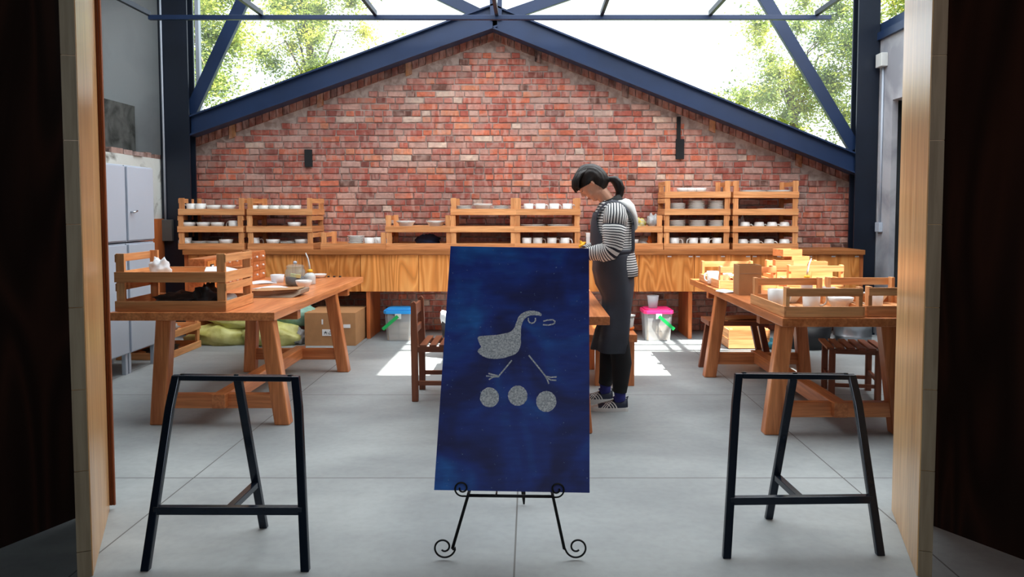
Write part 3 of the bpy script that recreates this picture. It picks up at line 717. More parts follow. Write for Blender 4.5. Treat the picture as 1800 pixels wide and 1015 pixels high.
# squeeze bottle proto
def sbottle():
    t = thing('squeeze_bottle', 'x', 'bottle')
    MB().lathe([(.001,0),(.042,0),(.045,.005),(.045,.065),(.036,.085),(.018,.095),(.018,.10),(.001,.10)], n=22).build('bottle_body', PLASW, t, False)
    MB().lathe([(.001,.098),(.022,.098),(.021,.118),(.012,.122),(.001,.122)], n=18).build('cap', YELLOW, t, False)
    MB().tube([(0,0,.12),(-.004,0,.16),(-.014,0,.21),(-.032,0,.255)], [.0085,.007,.006,.004], 9).build('spout', PLASW, t, False)
    return t
p = at(547,503,5.9)
def onT(px, py, z=TZ): return gnd(px, py, z)
p = onT(545,500); place('sbottle', sbottle, 'white squeeze bottle with orange cap and long spout, left table', 'bottle', (p.x,p.y,TZ), 0, None, 1.05)
place('sbottle', sbottle, 'white squeeze bottle with yellow cap on the right table', 'bottle', (at(1421,485,5.95).x,5.98,TZ), R(180), None, 1.0)
# glass jar
p = onT(518,503); t = thing('glass_jar', 'round lidded glass jar half full of dark blue dye', 'jar', (p.x,p.y+.02,TZ))
MB().lathe([(.001,0),(.066,0),(.078,.008),(.084,.03),(.084,.115),(.078,.135),(.068,.148),(.070,.156),(.066,.156),(.064,.146),(.074,.132),(.080,.115),(.080,.03),(.074,.010),(.001,.006)], n=32).build('jar_body', JARG, t, False)
MB().lathe([(.001,.157),(.073,.157),(.075,.163),(.06,.176),(.015,.183),(.001,.183)], n=32).build('lid', JARG, t, False)
MB().lathe([(.001,.182),(.01,.182),(.017,.193),(.012,.205),(.001,.208)], n=16).build('lid_knob', GREYM, t, False)
MB().lathe([(.001,.008),(.070,.011),(.079,.03),(.079,.075),(.001,.078)], n=28).build('dye', plain('dark_dye', (24,40,62), .4), t, False)
MB().box((-.03,-.078,.078), (.05,-.05,.105), Matrix.Rotation(R(8),4,'Y')).build('yellow_paper', plain('pale_yellow', (214,206,140), .7), t, False)
p = onT(533,509); o = put('bowl','white bowl stained blue inside, in front of the jar', p.x, p.y+.02, TZ, 0, 1.15)
p = onT(562,488); put('dish','white saucer at the far edge behind the squeeze bottle', p.x, p.y-.03, TZ, 0, 1.3)
p = onT(488,497); t = thing('paper_tub', 'crumpled pale tub behind the papers on left table', 'tub', (p.x,p.y,TZ)); MB().lathe([(.001,0),(.05,0),(.06,.07),(.056,.07),(.046,.006),(.001,.006)], n=9).build('tub_body', PAPER, t, False)
p = onT(462,498); sheet('upper crumpled paper on left table by the crate', p.x, p.y, TZ, .2, .2, 30)
p = onT(470,508); sheet('flat white paper in front of the crumpled one', p.x+.02, p.y+.02, TZ, .24, .16, -12)
p = onT(484,524)
t = thing('cardboard_folder', 'grey cardboard tray with folded flap on the left table', 'cardboard', (p.x,p.y+.14,TZ))
MB().prism([(p.x-.17,p.y,TZ+.001),(p.x+.12,p.y,TZ+.001),(p.x+.165,p.y+.05,TZ+.02),(p.x+.165,p.y+.07,TZ+.05),(p.x-.17,p.y,TZ+.045)], (0,.22,0)).build('tray_body', CARDG, t, bevel=.004)
MB().prism([(p.x-.175,p.y-.006,TZ+.047),(p.x-.02,p.y-.006,TZ+.049),(p.x-.02,p.y-.006,TZ+.053),(p.x-.175,p.y-.006,TZ+.051)], (0,.23,.0)).build('flap', CARD, t)
MB().prism([(p.x-.015,p.y-.006,TZ+.051),(p.x+.15,p.y+.03,TZ+.056),(p.x+.15,p.y+.03,TZ+.060),(p.x-.015,p.y-.006,TZ+.055)], (0,.2,.0)).build('flap', CARD, t)
for i, px in enumerate((572,580,590,600)):
    p = onT(px,486.8); tag(MB().lathe([(.001,0),(.012,0),(.012,.012),(.001,.012)], n=10).build('bead', BLACKP), 'tiny dark bead %s along the far edge of left table' % ['nearest the saucer','second along','third along','rightmost'][i], 'bead', 'tiny beads on the table edge').location = (p.x,p.y-.05,TZ)
# contents of near left crates
cy = 4.745+CDp/2
blob('dark_bundle', 'dark bundled cloth in the lower left-table crate', 'cloth', (xc-.06,cy+.03,ZC), (.15,.12,.05), 12, DARKST, .6)
blob('tool_bag', 'black crumpled bag right of middle in the lower crate', 'bag', (xc+.14,cy-.02,ZC), (.07,.09,.085), 13, BLACKP, .6)
p = at(430,515,5.05)
t = thing('spray_bottle', 'clear bottle with blue cap lying in the lower crate', 'bottle', (-2.0,5.08,ZC))
MB().tube([(-1.985,4.92,ZC+.032),(-1.985,5.03,ZC+.034),(-1.99,5.12,ZC+.036)], [.024,.032,.028], 14).build('bottle_body', PLASW, t)
MB().tube([(-1.985,4.885,ZC+.032),(-1.985,4.92,ZC+.032)], .014, 10).build('cap', plain('blue_cap', (20,40,130), .4), t)
blob('paper_scrap', 'crumpled white paper at the left of the upper crate', 'paper', (xc-.22,5.08,TZ+CP+.016), (.06,.05,.07), 71, PAPER, .5)
sheet('white paper sheet at the right of the upper crate', xc+.2, 5.05, TZ+CP+.055, .2, .16, 20, tilt=(.1,.1))
# drawer chest on left table
t = thing('drawer_chest', 'low red wooden chest of tiny drawers on the left table', 'chest', (-2.53,6.5,TZ))
MB().box((-2.59,5.80,TZ), (-2.465,7.12,TZ+.262)).build('chest_body', TW[1], t, bevel=.003)
for i in range(2):
    for j in range(2):
        y = 5.84+i*.17; z = TZ+.02+j*.115
        dr = MB().box((-2.4660,y,z), (-2.4590,y+.155,z+.105)).build('drawer', PLY, t)
        o = MB().box((-2.4600,y+.05,z+.035), (-2.4520,y+.105,z+.08)).build('label_holder', IRON, dr, False); o.location = -t.location
        o = MB().box((-2.4530,y+.058,z+.042), (-2.4505,y+.097,z+.073)).build('label', LABELW, dr, False); o.location = -t.location
for i in range(6):
    for j in range(3):
        y = 6.18+i*.158; z = TZ+.015+j*.08
        dr = MB().box((-2.4660,y,z), (-2.4600,y+.15,z+.072)).build('drawer', TW[1], t)
        o = MB().ell((-2.4540,y+.075,z+.036), (.011,.011,.011), n=8, m=6).build('knob', WHITE, dr, False); o.location = -t.location

# ------------------------------------------------------------------ metal cupboards at left
for (y0, y1, zz0, zz1, lab) in ((5.72,6.27,1.09,1.72,'upper grey metal cupboard nearest the doorway'),(6.285,6.74,1.09,1.72,'upper grey metal cupboard with handle beside the crates'),(5.72,6.27,.17,1.08,'lower grey metal cupboard nearest the doorway'),(6.285,6.74,.17,1.08,'lower grey metal cupboard beside the floor crates')):
    t = thing('metal_cupboard', lab, 'cupboard', (-3.5,(y0+y1)/2,zz0 if zz0 > .5 else 0))
    MB().box((-3.72,y0,zz0), (-3.31,y1,zz1)).build('cupboard_body', GREYM, t, bevel=.004)
    MB().box((-3.308,y0+.012,zz0+.012), (-3.292,y1-.012,zz1-.012)).build('door', GREYM, t, bevel=.003)
    if zz0 > .5:
        MB().tube([(-3.29,y0+.05,1.335),(-3.262,y0+.05,1.335),(-3.262,y0+.10,1.345)], .008, 8).build('handle', plain('chrome', (190,195,200), .2, .9), t)
    else:
        for x in (-3.70,-3.33):
            for y in (y0+.02,y1-.02): MB().box((x-.016,y-.016,0), (x+.016,y+.016,.17)).build('leg', GREYM, t)

# ------------------------------------------------------------------ floor items at left
for k in range(2):
    place('crate', crate, 'slatted crate of scraps on the floor by the cupboards, %s' % ('lower one','upper one')[k], 'crate', (-3.495,7.2,.0+k*(CP+.005)), R(90), 'crates on the floor at left')
    blob('scrap_bag', 'grey crumpled bag in the %s floor crate' % ('lower','upper')[k], 'bag', (-3.44,7.12,k*(CP+.005)+.011), (.12,.20,.062), 30+k, CLEARB if k else DARKST, .5)
def sack(label, px, py, D, r, seed, mat, z=0, rz=0):
    p = at(px,py,D); return blob('sack', label, 'sack', (p.x,D,z), r, seed, mat, .28, rz)
sack('yellow sack lying behind the left table, left one', 395,600,7.75, (.34,.2,.13), 41, YSACK)
sack('plump yellow sack with tied corner, right one', 478,600,7.7, (.30,.2,.14), 42, YSACK)
sack('yellow sack lying on top of the other two', 425,575,7.78, (.33,.17,.10), 43, YSACK, .17)
sack('mint green sack behind the yellow sacks', 515,575,7.86, (.24,.16,.17), 44, MSACK, .165)
blob('plastic_bag', 'small crumpled white bag between sack and cardboard box', 'bag', (at(527,598,7.72).x,7.72,0), (.06,.08,.09), 45, CLEARB, .6)
p0, p1 = at(537,603,7.62), at(626,603,7.62)
t = cbox('cardboard_box', 'large closed cardboard box on floor under the worktop', p0.x, p1.x, 7.60,8.15,0,.325, CARD, False)
w = (p1.x-p0.x)/2
lb_ = MB().box((-w+.175,-.280,.10), (-w+.33,-.276,.165)).build('shipping_label', LABELW, t, False)
m_ = MB()                                         # the printed characters on the label
def strokes(x, z, s_, segs):
    for (a, b, c, d) in segs: m_.bar((x+a*s_,-.2803,z+b*s_), (x+c*s_,-.2803,z+d*s_), s_*.14, .0012, (0,1,0))
strokes(-w+.192,.115,.034, [(0,.62,1,.62),(.5,1,.5,.62),(.5,.62,.05,0),(.5,.62,.95,0)])
strokes(-w+.236,.115,.034, [(.5,1,.5,.05),(.05,.6,.05,.05),(.95,.6,.95,.05),(.05,.05,.95,.05)])
strokes(-w+.280,.115,.034, [(0,.9,.5,.9),(.25,.9,.25,.05),(0,.5,.5,.5),(.7,1,.6,.7),(.95,.95,.6,.4),(1,.5,.55,0)])
o = m_.build('printed_characters', INK, lb_, False)
MB().box((-w+.17,-.280,.215), (-w+.185,-.2765,.265)).build('tape_mark', LABELW, t, False)
MB().box((w-.12,-.280,.18), (w-.05,-.2765,.215)).build('tape_mark', LABELW, t, False)
def tub(label, p0x, p1x, D, lid, side, h=.30):
    a = at(p0x,600,D).x; b_ = at(p1x,600,D).x; c = (a+b_)/2; w = (b_-a)/2; d = .15
    t = thing('storage_tub', label, 'tub', (c,D+d,0)); th = .004
    def rr(w, d, z, k=.03): return [(sx*(w-(k if j else 0)), sy*(d-(0 if j else k)), z) for sx, sy, j in ((1,-1,1),(1,-1,0),(1,1,0),(1,1,1),(-1,1,1),(-1,1,0),(-1,-1,0),(-1,-1,1))]
    lo = rr(w*.88,d*.88,0.001); hi = rr(w,d,h)
    MB().add(lo+hi, [tuple(range(8))]+[(i,(i+1)%8,8+(i+1)%8,8+i) for i in range(8)]).build('tub_body', TUBP, t, False)
    MB().prism(rr(w+.012,d+.012,h), (0,0,.035)).prism(rr(w-.01,d-.01,h+.035), (0,0,.012)).build('lid', lid, t, False, .004)
    MB().box((-.03,-d-.018,h-.05), (.03,-d-.004,h+.002)).build('clasp', PLASW, t, False)
    MB().bar((0,-d-.022,h-.02), (side*.155,-d-.03,h-.155), .008, .034, (side*.6,0,.8)).build('carry_handle', GREEN, t, False)
    m_ = MB()
    for i in range(2):
        for j in range(2 if side > 0 else 3): m_.box((-w*.8+i*w*.82,-d*.82,.01+j*(.095 if side > 0 else .064)), (-w*.8+i*w*.82+w*.76,-d*.05,.01+j*(.095 if side > 0 else .064)+(.088 if side > 0 else .058)))
    m_.build('clay_blocks', MUSLIN, t, False)
    return t
tub('clear tub with blue lid and green handle under worktop', 676,725,7.85,BLUELID,-1,.285)
tp = tub('clear tub with bright pink lid and green handle', 1133,1182,7.85,PINKLID,1,.285)
o = MB().lathe([(.001,0),(.045,0),(.062,.13),(.058,.13),(.042,.005),(.001,.005)], n=20).build('measuring_cup', TUBP); o.location = (tp.location.x-.04,7.98,.333); tag(o,'clear plastic cup standing on the pink tub lid','cup')
# black bin with liner behind the board
t = thing('waste_bin', 'dark bin with white liner edge beside the wooden chair', 'bin', (-.73,7.0,0))
c = at(800,600,7.0)
t.location = (c.x,7.0,0)
MB().lathe([(.001,0),(.11,0),(.13,.40),(.125,.40),(.105,.01),(.001,.01)], n=24).build('bin_body', BLACKP, t, False)
m_ = MB().lathe([(.126,.33),(.137,.37),(.134,.41),(.128,.425),(.122,.40)], n=24)
for i, v_ in enumerate(m_.v): v_.z += .012*math.sin(i*2.3)
m_.build('liner', PAPER, t, False)

# ------------------------------------------------------------------ chair, stools, bench
def slats(m_, x0, x1, y0, y1, z, n, along='y', th=.018, gap=.02):
    for i in range(n):
        if along == 'y':
            w = (x1-x0+gap)/n; m_.box((x0+i*w,y0,z), (x0+i*w+w-gap,y1,z+th))
    return m_
t = thing('wooden_chair', 'dark wooden chair with slatted seat left of the blue board', 'chair', (-.62,5.55,0))
for y in (5.37,5.73): 
    MB().prism([(-.835,y-.018,0),(-.79,y-.018,0),(-.79,y-.018,.41),(-.80,y-.018,.695),(-.815,y-.018,.712),(-.838,y-.018,.70),(-.84,y-.018,.4)], (0,.036,0)).build('back_post', CHW[2], t, bevel=.004)
    MB().box((-.45,y-.018,0), (-.41,y+.018,.39)).build('leg', CHW[2], t, bevel=.003)
    MB().box((-.80,y-.012,.352), (-.44,y+.012,.39)).build('seat_rail', CHW[0], t)
    MB().box((-.80,y-.010,.115), (-.44,y+.010,.145)).build('rung', CHW[0], t)
MB().box((-.835,5.38,.60), (-.815,5.72,.68)).build('back_rail', CHW[1], t, bevel=.003); MB().box((-.83,5.38,.47), (-.812,5.72,.52)).build('back_rail', CHW[1], t, bevel=.003)
MB().box((-.44,5.38,.20), (-.42,5.72,.23)).build('rung', CHW[1], t)
slats(MB(), -.775,-.39, 5.34,5.75,.39,6).build('seat', CHW[1], t, bevel=.003)
def slat_stool():
    t = thing('slatted_stool', 'x', 'stool')
    for x in (-.155,.155):
        for y in (-.155,.155): MB().box((x-.021,y-.018,0), (x+.021,y+.018,.36)).build('leg', CHW[2], t, False, .003)
        MB().box((x-.012,-.14,.13), (x+.012,.14,.155)).build('rung', CHW[1], t, False)
    for y in (-.155,.155):
        MB().box((-.155,y-.014,.325), (.155,y+.014,.36)).build('seat_rail', CHW[0], t, False); MB().box((-.14,y-.010,.085), (.14,y+.010,.11)).build('rung', CHW[0], t, False)
    slats(MB(), -.20,.20,-.21,.19,.36,6).build('seat', CHW[1], t, False, .003)
    return t
p = gnd(1503,708); 
place('stool', slat_stool, 'dark wooden stool with slatted seat by the right table', 'stool', (2.35,5.58,0), R(-12), None)
# plank stool with splayed legs behind right table
t = thing('plank_stool', 'brown plank stool with splayed legs under the right table', 'stool', (1.75,6.55,0))
a = at(1246,560,6.3); b_ = at(1352,560,6.3)
MB().box((a.x,6.3,.395), (b_.x,6.6,.435)).build('seat', CHW[0], t, bevel=.003)
for fx, tx in ((a.x-.0,a.x+.06),(b_.x+.03,b_.x-.06)):
    for y in (6.33,6.56): MB().prism([(fx-.025,y-.02,0),(fx+.025,y-.02,0),(fx+.025,y+.02,0),(fx-.025,y+.02,0)], (tx-fx,0,.395)).build('leg', CHW[2], t, bevel=.003)
sheet('brown cardboard sheet lying on the plank stool', (a.x+b_.x)/2+.08, 6.47, .435, .34, .2, 8, CARD, .004, 'cardboard_sheet', 'cardboard')
t = thing('slatted_box', 'pale slatted wooden box on the floor behind plank stool', 'box', (at(1317,600,7.4).x,7.55,0))
w = .2; 
for y in (-.15,.138):
    for z in (.01,.105): MB().box((-w,y,z), (w,y+.012,z+.085)).build('side_slat', CW[0], t, False)
for x in (-w,w-.012):
    for z in (.01,.105): MB().box((x,-.138,z), (x+.012,.138,z+.085)).build('end_slat', CW[1], t, False)
MB().box((-w+.012,-.138,.01), (w-.012,.138,.02)).build('base', CW[0], t, False)
MB().box((-w+.012,-.138,.15), (-w+.04,-.11,.2)).box((w-.04,-.138,.0), (w-.012,-.11,.2)).build('corner_block', CW[2], t, False)
blob('cloth_bag', 'teal cloth bag on the floor right of slatted box', 'bag', (at(1363,602,7.4).x,7.45,0), (.09,.1,.06), 51, TEAL, .3)
t = thing('drum_bin', 'black tub with steel drum behind the slatted stool', 'bin', (2.72,7.55,0))
MB().lathe([(.001,0),(.22,0),(.25,.22),(.24,.22),(.21,.01),(.001,.01)], n=28).build('bin_body', BLACKP, t, False)
t = thing('steel_drum', 'shiny steel drum on floor before the worktop right end', 'drum', (3.17,7.5,0))
MB().lathe([(.001,0),(.17,0),(.175,.01),(.175,.12),(.18,.125),(.175,.13),(.175,.24),(.18,.25),(.165,.25),(.165,.02),(.001,.02)], n=32).build('drum_body', plain('brushed_steel', (170,174,180), .3, .8), t, False)
# bench behind the person
t = thing('wooden_bench', 'solid orange wooden bench behind the standing person', 'bench', (.66,6.1,0))
MB().box((.43,5.80,.345), (.815,6.55,.405)).build('seat', TW[1], t, bevel=.004)
for y in (5.84,6.45):
    MB().box((.50,y,0), (.56,y+.06,.345)).build('leg', TW[2], t, bevel=.003); MB().box((.735,y,0), (.80,y+.06,.345)).build('leg', TW[2], t, bevel=.003)
    MB().box((.56,y+.015,.07), (.735,y+.035,.30)).build('end_panel', TW[0], t)
t = thing('plastic_tub', 'small white tub with orange rim on the wooden bench', 'tub', (.76,6.05,.405))
MB().lathe([(.001,0),(.045,0),(.05,.012),(.060,.105),(.056,.105),(.046,.01),(.001,.01)], n=20, sx=1.1).build('tub_body', PLASW, t, False)
MB().lathe([(.046,.004),(.058,.004),(.060,.022),(.051,.022)], n=20, sx=1.1).build('orange_rim', ORANGE, t, False)
MB().lathe([(.001,.105),(.066,.105),(.066,.118),(.001,.120)], n=20, sx=1.1).build('lid', PLASW, t, False)

# ------------------------------------------------------------------ metal trestles
def trestle(label, fl, fr, fb, tl, tr, tz, ty, cz, kneez=.60):
    FL, FR, FB = gnd(*fl), gnd(*fr), gnd(*fb); TL = at(*tl, ty); TR = at(*tr, ty)
    t = thing('metal_trestle', label, 'trestle', ((FL+FR+FB)/3)); w = .032
    def bent(a, b_, k):
        K = a.lerp(b_, .83)+Vector((k,-.004,0)); m_ = MB()
        q = lambda P_, d: [P_+Vector((-w/2,-w/2*.8,0)), P_+Vector((w/2,-w/2*.8,0)), P_+Vector((w/2,w/2*.8,0)), P_+Vector((-w/2,w/2*.8,0))]
        v_ = q(a,0)+q(K,0)+q(b_,0); fs = [(3,2,1,0),(8,9,10,11)]
        for s_ in (0,4): fs += [(s_+i,s_+(i+1)%4,s_+4+(i+1)%4,s_+4+i) for i in range(4)]
        return m_.add(v_, fs)
    bent(FL, TL+Vector((.006,0,-.001)), -.005).build('leg', TREST, t, bevel=.003)
    bent(FR, TR+Vector((-.006,0,-.001)), .007).build('leg', TREST, t, bevel=.003)
    TM = (TL+TR)/2+Vector((0,.02,-.02)); d = Vector((FB.x-FB.x,0,0))
    q = [FB+Vector((-w/2,-w*.4,0)),FB+Vector((w/2,-w*.4,0)),FB+Vector((w/2,w*.4,0)),FB+Vector((-w/2,w*.4,0))]
    MB().prism(q, TM-FB).build('rear_leg', TREST, t, bevel=.003)
    MB().bar(TL+Vector((.02,0,-.010)), TR+Vector((-.02,0,-.010)), .04, .021).build('top_bar', TREST, t, bevel=.002)
    m_ = MB()
    for k in (.06,.5,.94): m_.lathe([(.001,0),(.009,0),(.009,.004),(.001,.005)], TL.lerp(TR,k), 10)
    m_.build('screw_heads', IRON, t)
    A = FL.lerp(TL, cz/TL.z); B = FR.lerp(TR, cz/TR.z); C_ = FB.lerp(TM, cz/TM.z+.03); C_.z = cz; 
    MB().bar(A, B, .03, .03).build('cross_bar', TREST, t, bevel=.002)
    MB().bar((A+B)/2+Vector((0,.015,0)), C_, .028, .026).build('brace_bar', TREST, t, bevel=.002)
trestle('black steel trestle stand left of the blue board', (256,1003),(537,1004),(464,928),(308,659),(522,661),0,3.04,.205)
trestle('black steel trestle stand right of the blue board', (1277,981),(1547,976),(1351,912),(1296,656),(1499,658),0,3.16,.20)

# ------------------------------------------------------------------ easel and painted board
KY, Y0, Z0 = .37, 2.97, .27
def onB(x, y, off=0):                     # point on the board's leaning plane
    r = ray(x, y); tt = (Y0+KY*(EYE-Z0))/(r.y-KY*r.z)
    nrm = Vector((0,-1,KY)).normalized()
    return Vector((r.x*tt, r.y*tt, EYE+r.z*tt))+nrm*off
nrm = Vector((0,-1,KY)).normalized()
t = thing('painted_board', 'large indigo blue board with silver bird and three discs', 'sign', onB(900,864))
cor = [onB(763,862), onB(1036.5,867), onB(1035.5,437), onB(792,433)]
MB().prism([c-nrm*.012 for c in cor], nrm*.012).build('panel', BOARDB, t)
def cp(pts): return [(740+x/3.171, 420+y/3.171) for x, y in pts]
def flatpoly(pts): return MB().prism([onB(x,y,.0002) for x, y in pts], nrm*.0016)
def smoothc(pts, n=6):
    out = []; N = len(pts)
    for i in range(N):
        p0, p1, p2, p3 = [Vector(pts[(i+k) % N]) for k in (-1,0,1,2)]
        for j in range(n):
            s_ = j/n; out.append(tuple(.5*((2*p1)+(-p0+p2)*s_+(2*p0-5*p1+4*p2-p3)*s_*s_+(-p0+3*p1-3*p2+p3)*s_**3)))
    return out
birdp = [(318,548),(365,541),(410,538),(460,530),(498,519),(518,500),(530,470),(545,435),(570,412),(605,402),(640,404),(666,413),(671,430),(645,428),(615,427),(588,438),(568,462),(558,500),(557,550),(556,592),(535,636),(480,660),(430,670),(385,668),(345,655),(316,628),(335,603),(326,585)]
br = MB(); P2 = smoothc(cp(birdp), 4); P2 = [(x+random.uniform(-.25,.25), y+random.uniform(-.25,.25)) for x, y in P2]
ob = flatpoly(P2).build('bird_figure', SILVER, t)
def stroke(pts, w):
    pts = cp(pts); m_ = MB(); 
    for i in range(len(pts)-1):
        a, b_ = Vector(pts[i]), Vector(pts[i+1]); d = (b_-a).normalized()*(w/2); n_ = Vector((-d.y,d.x)); a = a-d*.5; b_ = b_+d*.5
        off = .0003+.0001*(i % 3)
        q = [onB(*(a+n_),off), onB(*(a-n_),off), onB(*(b_-n_),off), onB(*(b_+n_),off)]
        m_.prism(q, nrm*.0014)
    return m_
stroke([(598,443),(599,457),(606,468),(618,472),(631,467),(638,456),(638,443)], 2.2).build('bird_eye', SILVER, t)
stroke([(683,460),(705,454),(735,452),(747,461),(745,470),(735,477),(710,482),(682,480)], 2.3).build('bird_beak', SILVER, t)
m_ = stroke([(505,680),(468,725),(433,766)], 2.4)
for s_ in ([(435,768),(400,772),(380,785)],[(425,763),(400,758),(378,752)],[(430,770),(395,768),(365,766)]): 
    q = stroke(s_, 2.4); m_.add(q.v, q.f)
m_.build('bird_leg', SILVER, t)
m_ = stroke([(602,652),(645,705),(695,768)], 2.5)
for s_ in ([(695,768),(725,773),(755,771)],[(697,775),(725,788),(752,790)],[(695,768),(706,790),(712,808)]):
    q = stroke(s_, 2.4); m_.add(q.v, q.f)
m_.build('bird_leg', SILVER, t)
for cx_, cy_, r_ in ((382,885,53),(539,876,54),(698,908,56)):
    pts = [(cx_+(r_+random.uniform(-1.5,1.5))*math.cos(a*math.pi/20), cy_+(r_*1.04+random.uniform(-1.5,1.5))*math.sin(a*math.pi/20)) for a in range(40)]
    flatpoly(cp(pts)).build('silver_disc', SILVER, t)
# easel
ek = thing('wire_easel', 'black wrought iron easel with scrolled feet holding the blue board', 'easel', (gnd(895,990)))
def scroll(c, r0, turns, a0, sgn, D, n=40, shrink=.28):
    pts = []
    for i in range(n+1):
        s_ = i/n; a = a0+sgn*turns*2*math.pi*s_; r = r0*(1-(1-shrink)*s_)
        pts.append(Vector((c.x+r*math.cos(a), D, c.z+r*math.sin(a))))
    return pts
DF = 2.90
for s_, foot, up_, (cxp, cyp) in ((-1,(795,966),(823,867),(780,982)),(1,(992,966),(971,867),(1014,978))):
    ft = at(*foot, DF); tp_ = onB(*up_, -.03); 
    dirv = (tp_-ft).normalized(); top_ = ft+dirv*1.15
    MB().tube([ft, top_], .0062, 8).build('leg', IRON, ek)
    r0 = .046; c0 = Vector((at(cxp,cyp,DF).x, DF, r0+.004+.004*0))
    a0 = 0 if s_ < 0 else math.pi
    pts = scroll(c0, r0, 1.35, a0-(.0 if s_ < 0 else 0), -1 if s_ < 0 else 1, DF)
    first = pts[0]; pts = [ft, ft.lerp(first,.5)+Vector((0,0,-.006)), *pts] if True else pts
    MB().tube(pts, .0038, 7, ref=(0,1,0)).build('scroll_foot', IRON, ek)
    bp = onB(*((822,864) if s_ < 0 else (972,868)), .02)
tb = gnd(921,889); apx = Vector((onB(895,440).x, 3.3, 1.02))
MB().tube([tb+Vector((0,0,.005)), tb+Vector((-.002,.012,.05)), tb.lerp(apx,.5), apx], [.004,.010,.010,.008], 8).build('rear_leg', IRON, ek)
# ledge with scrolls that hug the bottom of the board
yb = onB(900,866).y-.028
for s_, cxp in ((-1,812),(1,979)):
    pts = []
    cc_ = at(cxp, 859 if s_ < 0 else 861, yb); r0 = .031
    a0 = -math.pi/2
    for i in range(37):
        k = i/36; a = a0+(-1 if s_ < 0 else 1)*1.3*2*math.pi*k; r = r0*(1-.72*k)
        pts.append(Vector((cc_.x+r*math.cos(a), yb, cc_.z+r*math.sin(a))))
    MB().tube(pts, .0034, 7, ref=(0,1,0)).build('ledge_scroll', IRON, ek)
a = at(812,868,yb); b_ = at(979,870,yb)
a.z = at(812,859,yb).z-.031; b_.z = at(979,861,yb).z-.031
MB().tube([a, b_], .0036, 8).build('ledge_bar', IRON, ek)
m_ = MB()
for px in (823,872,971):
    p = a.lerp(b_, (px-812)/167); m_.tube([p, p+Vector((0,.062,-.002))], .0036, 7)
m_.build('ledge_support', IRON, ek)
MB().tube([onB(823,866,-.03)+Vector((0,0,-.01)), onB(971,868,-.03)+Vector((0,0,-.01))], .0036, 7).build('rear_bar', IRON, ek)
# ------------------------------------------------------------------ the standing person
SKIN = plain('skin', (232,172,142), .5, 0, .06, 9); HAIR, n, b = newmat('dark_hair')
v = coords(n, (60,60,9), False); f = noisen(n, v, 1, 3); n.links.new(ramp(n, f, [(.3, lin((14,10,11))), (.7, lin((40,30,27)))]), b.inputs['Base Color'])
b.inputs['Roughness'].default_value = .42; b.inputs['Specular IOR Level'].default_value = .3; bump(n, b, f, .4, .004)
LIP = plain('lips', (176,96,86), .45); EYED = plain('eye_lash', (26,18,18), .5)
APRON = plain('slate_apron', (56,60,72), .7, 0, .22, 5, .5); LEGG = plain('black_leggings', (16,16,20), .85, 0, .2, 20, .1)
HOODW = plain('white_hood_cloth', (228,228,226), .8, 0, .04, 8, .15); SOCK = plain('blue_sock', (44,48,120), .9); COLL = plain('black_collar', (16,16,18), .8)
SHOEN = plain('navy_shoe', (26,36,58), .7, 0, .1, 30, .1); SHOEW = plain('white_rubber', (220,220,218), .5, 0, .04)
def striped(name, ch, freq, duty=.42):
    m, n, b = newmat(name); tc = n.nodes.new('ShaderNodeTexCoord'); s = n.nodes.new('ShaderNodeSeparateXYZ'); n.links.new(tc.outputs['UV'], s.inputs[0])
    mu = n.nodes.new('ShaderNodeMath'); mu.operation = 'MULTIPLY'; mu.inputs[1].default_value = freq; n.links.new(s.outputs[ch], mu.inputs[0])
    fr = n.nodes.new('ShaderNodeMath'); fr.operation = 'FRACT'; n.links.new(mu.outputs[0], fr.inputs[0])
    lt = n.nodes.new('ShaderNodeMath'); lt.operation = 'LESS_THAN'; lt.inputs[1].default_value = duty; n.links.new(fr.outputs[0], lt.inputs[0])
    n.links.new(mix(n, lin((226,226,224)), lin((34,38,50)), lt.outputs[0]), b.inputs['Base Color']); b.inputs['Roughness'].default_value = .85
    bump(n, b, noisen(n, coords(n, (1,1,1), False), 16, 3), .2, .006); return m
STRV = striped('striped_jersey', 1, 62); STRU = striped('striped_jersey_lengthwise', 0, 26)
PY = 5.21
per = thing('person', 'person in striped shirt and dark apron standing at the middle table, head bowed', 'person', (.58,PY,0))
def V3(*a): return Vector(a)
fw = V3(-.72,0,-.69).normalized(); up = V3(-.69,0,.72).normalized(); HC = V3(.405,PY,1.548)
HM = Matrix(((fw.x,0,up.x),(0,1,0),(fw.z,0,up.z)))            # local (forward, side, up)
def H(f, s, u): return HC + fw*f + V3(0,s,0) + up*u
m_ = MB()
def cap(pts, rs): m_.tube(pts, rs, 14)
def ball(c, r, M=None): m_.ell(c, r, M, 20, 14)
# torso, neck, head
cap([V3(.60,PY,.84),V3(.60,PY,.92),V3(.585,PY,1.05),V3(.57,PY,1.18),V3(.56,PY,1.30),V3(.55,PY,1.37)], [.085,.09,.09,.10,.095,.05])
ball(V3(.60,PY-.07,.88), (.078,.10,.10)); ball(V3(.60,PY+.07,.88), (.078,.10,.10))
cap([V3(.555,PY-.16,1.325),V3(.56,PY,1.345),V3(.555,PY+.16,1.325)], [.048,.065,.048])
cap([V3(.553,PY,1.34),V3(.53,PY,1.41),V3(.475,PY,1.475)], [.056,.049,.050])
ball(HC, (.098,.074,.100), HM); ball(H(.018,0,-.052), (.070,.060,.072), HM); ball(H(.052,0,-.108), (.026,.027,.020), HM)
cap([H(.086,0,.0),H(.098,0,-.028),H(.104,0,-.046)], [.008,.011,.012]); ball(H(.094,-.012,-.049), (.009,.008,.007)); ball(H(.094,.012,-.049), (.009,.008,.007))
ball(H(.080,0,-.076), (.013,.024,.006), HM); ball(H(.078,0,-.086), (.012,.021,.006), HM)
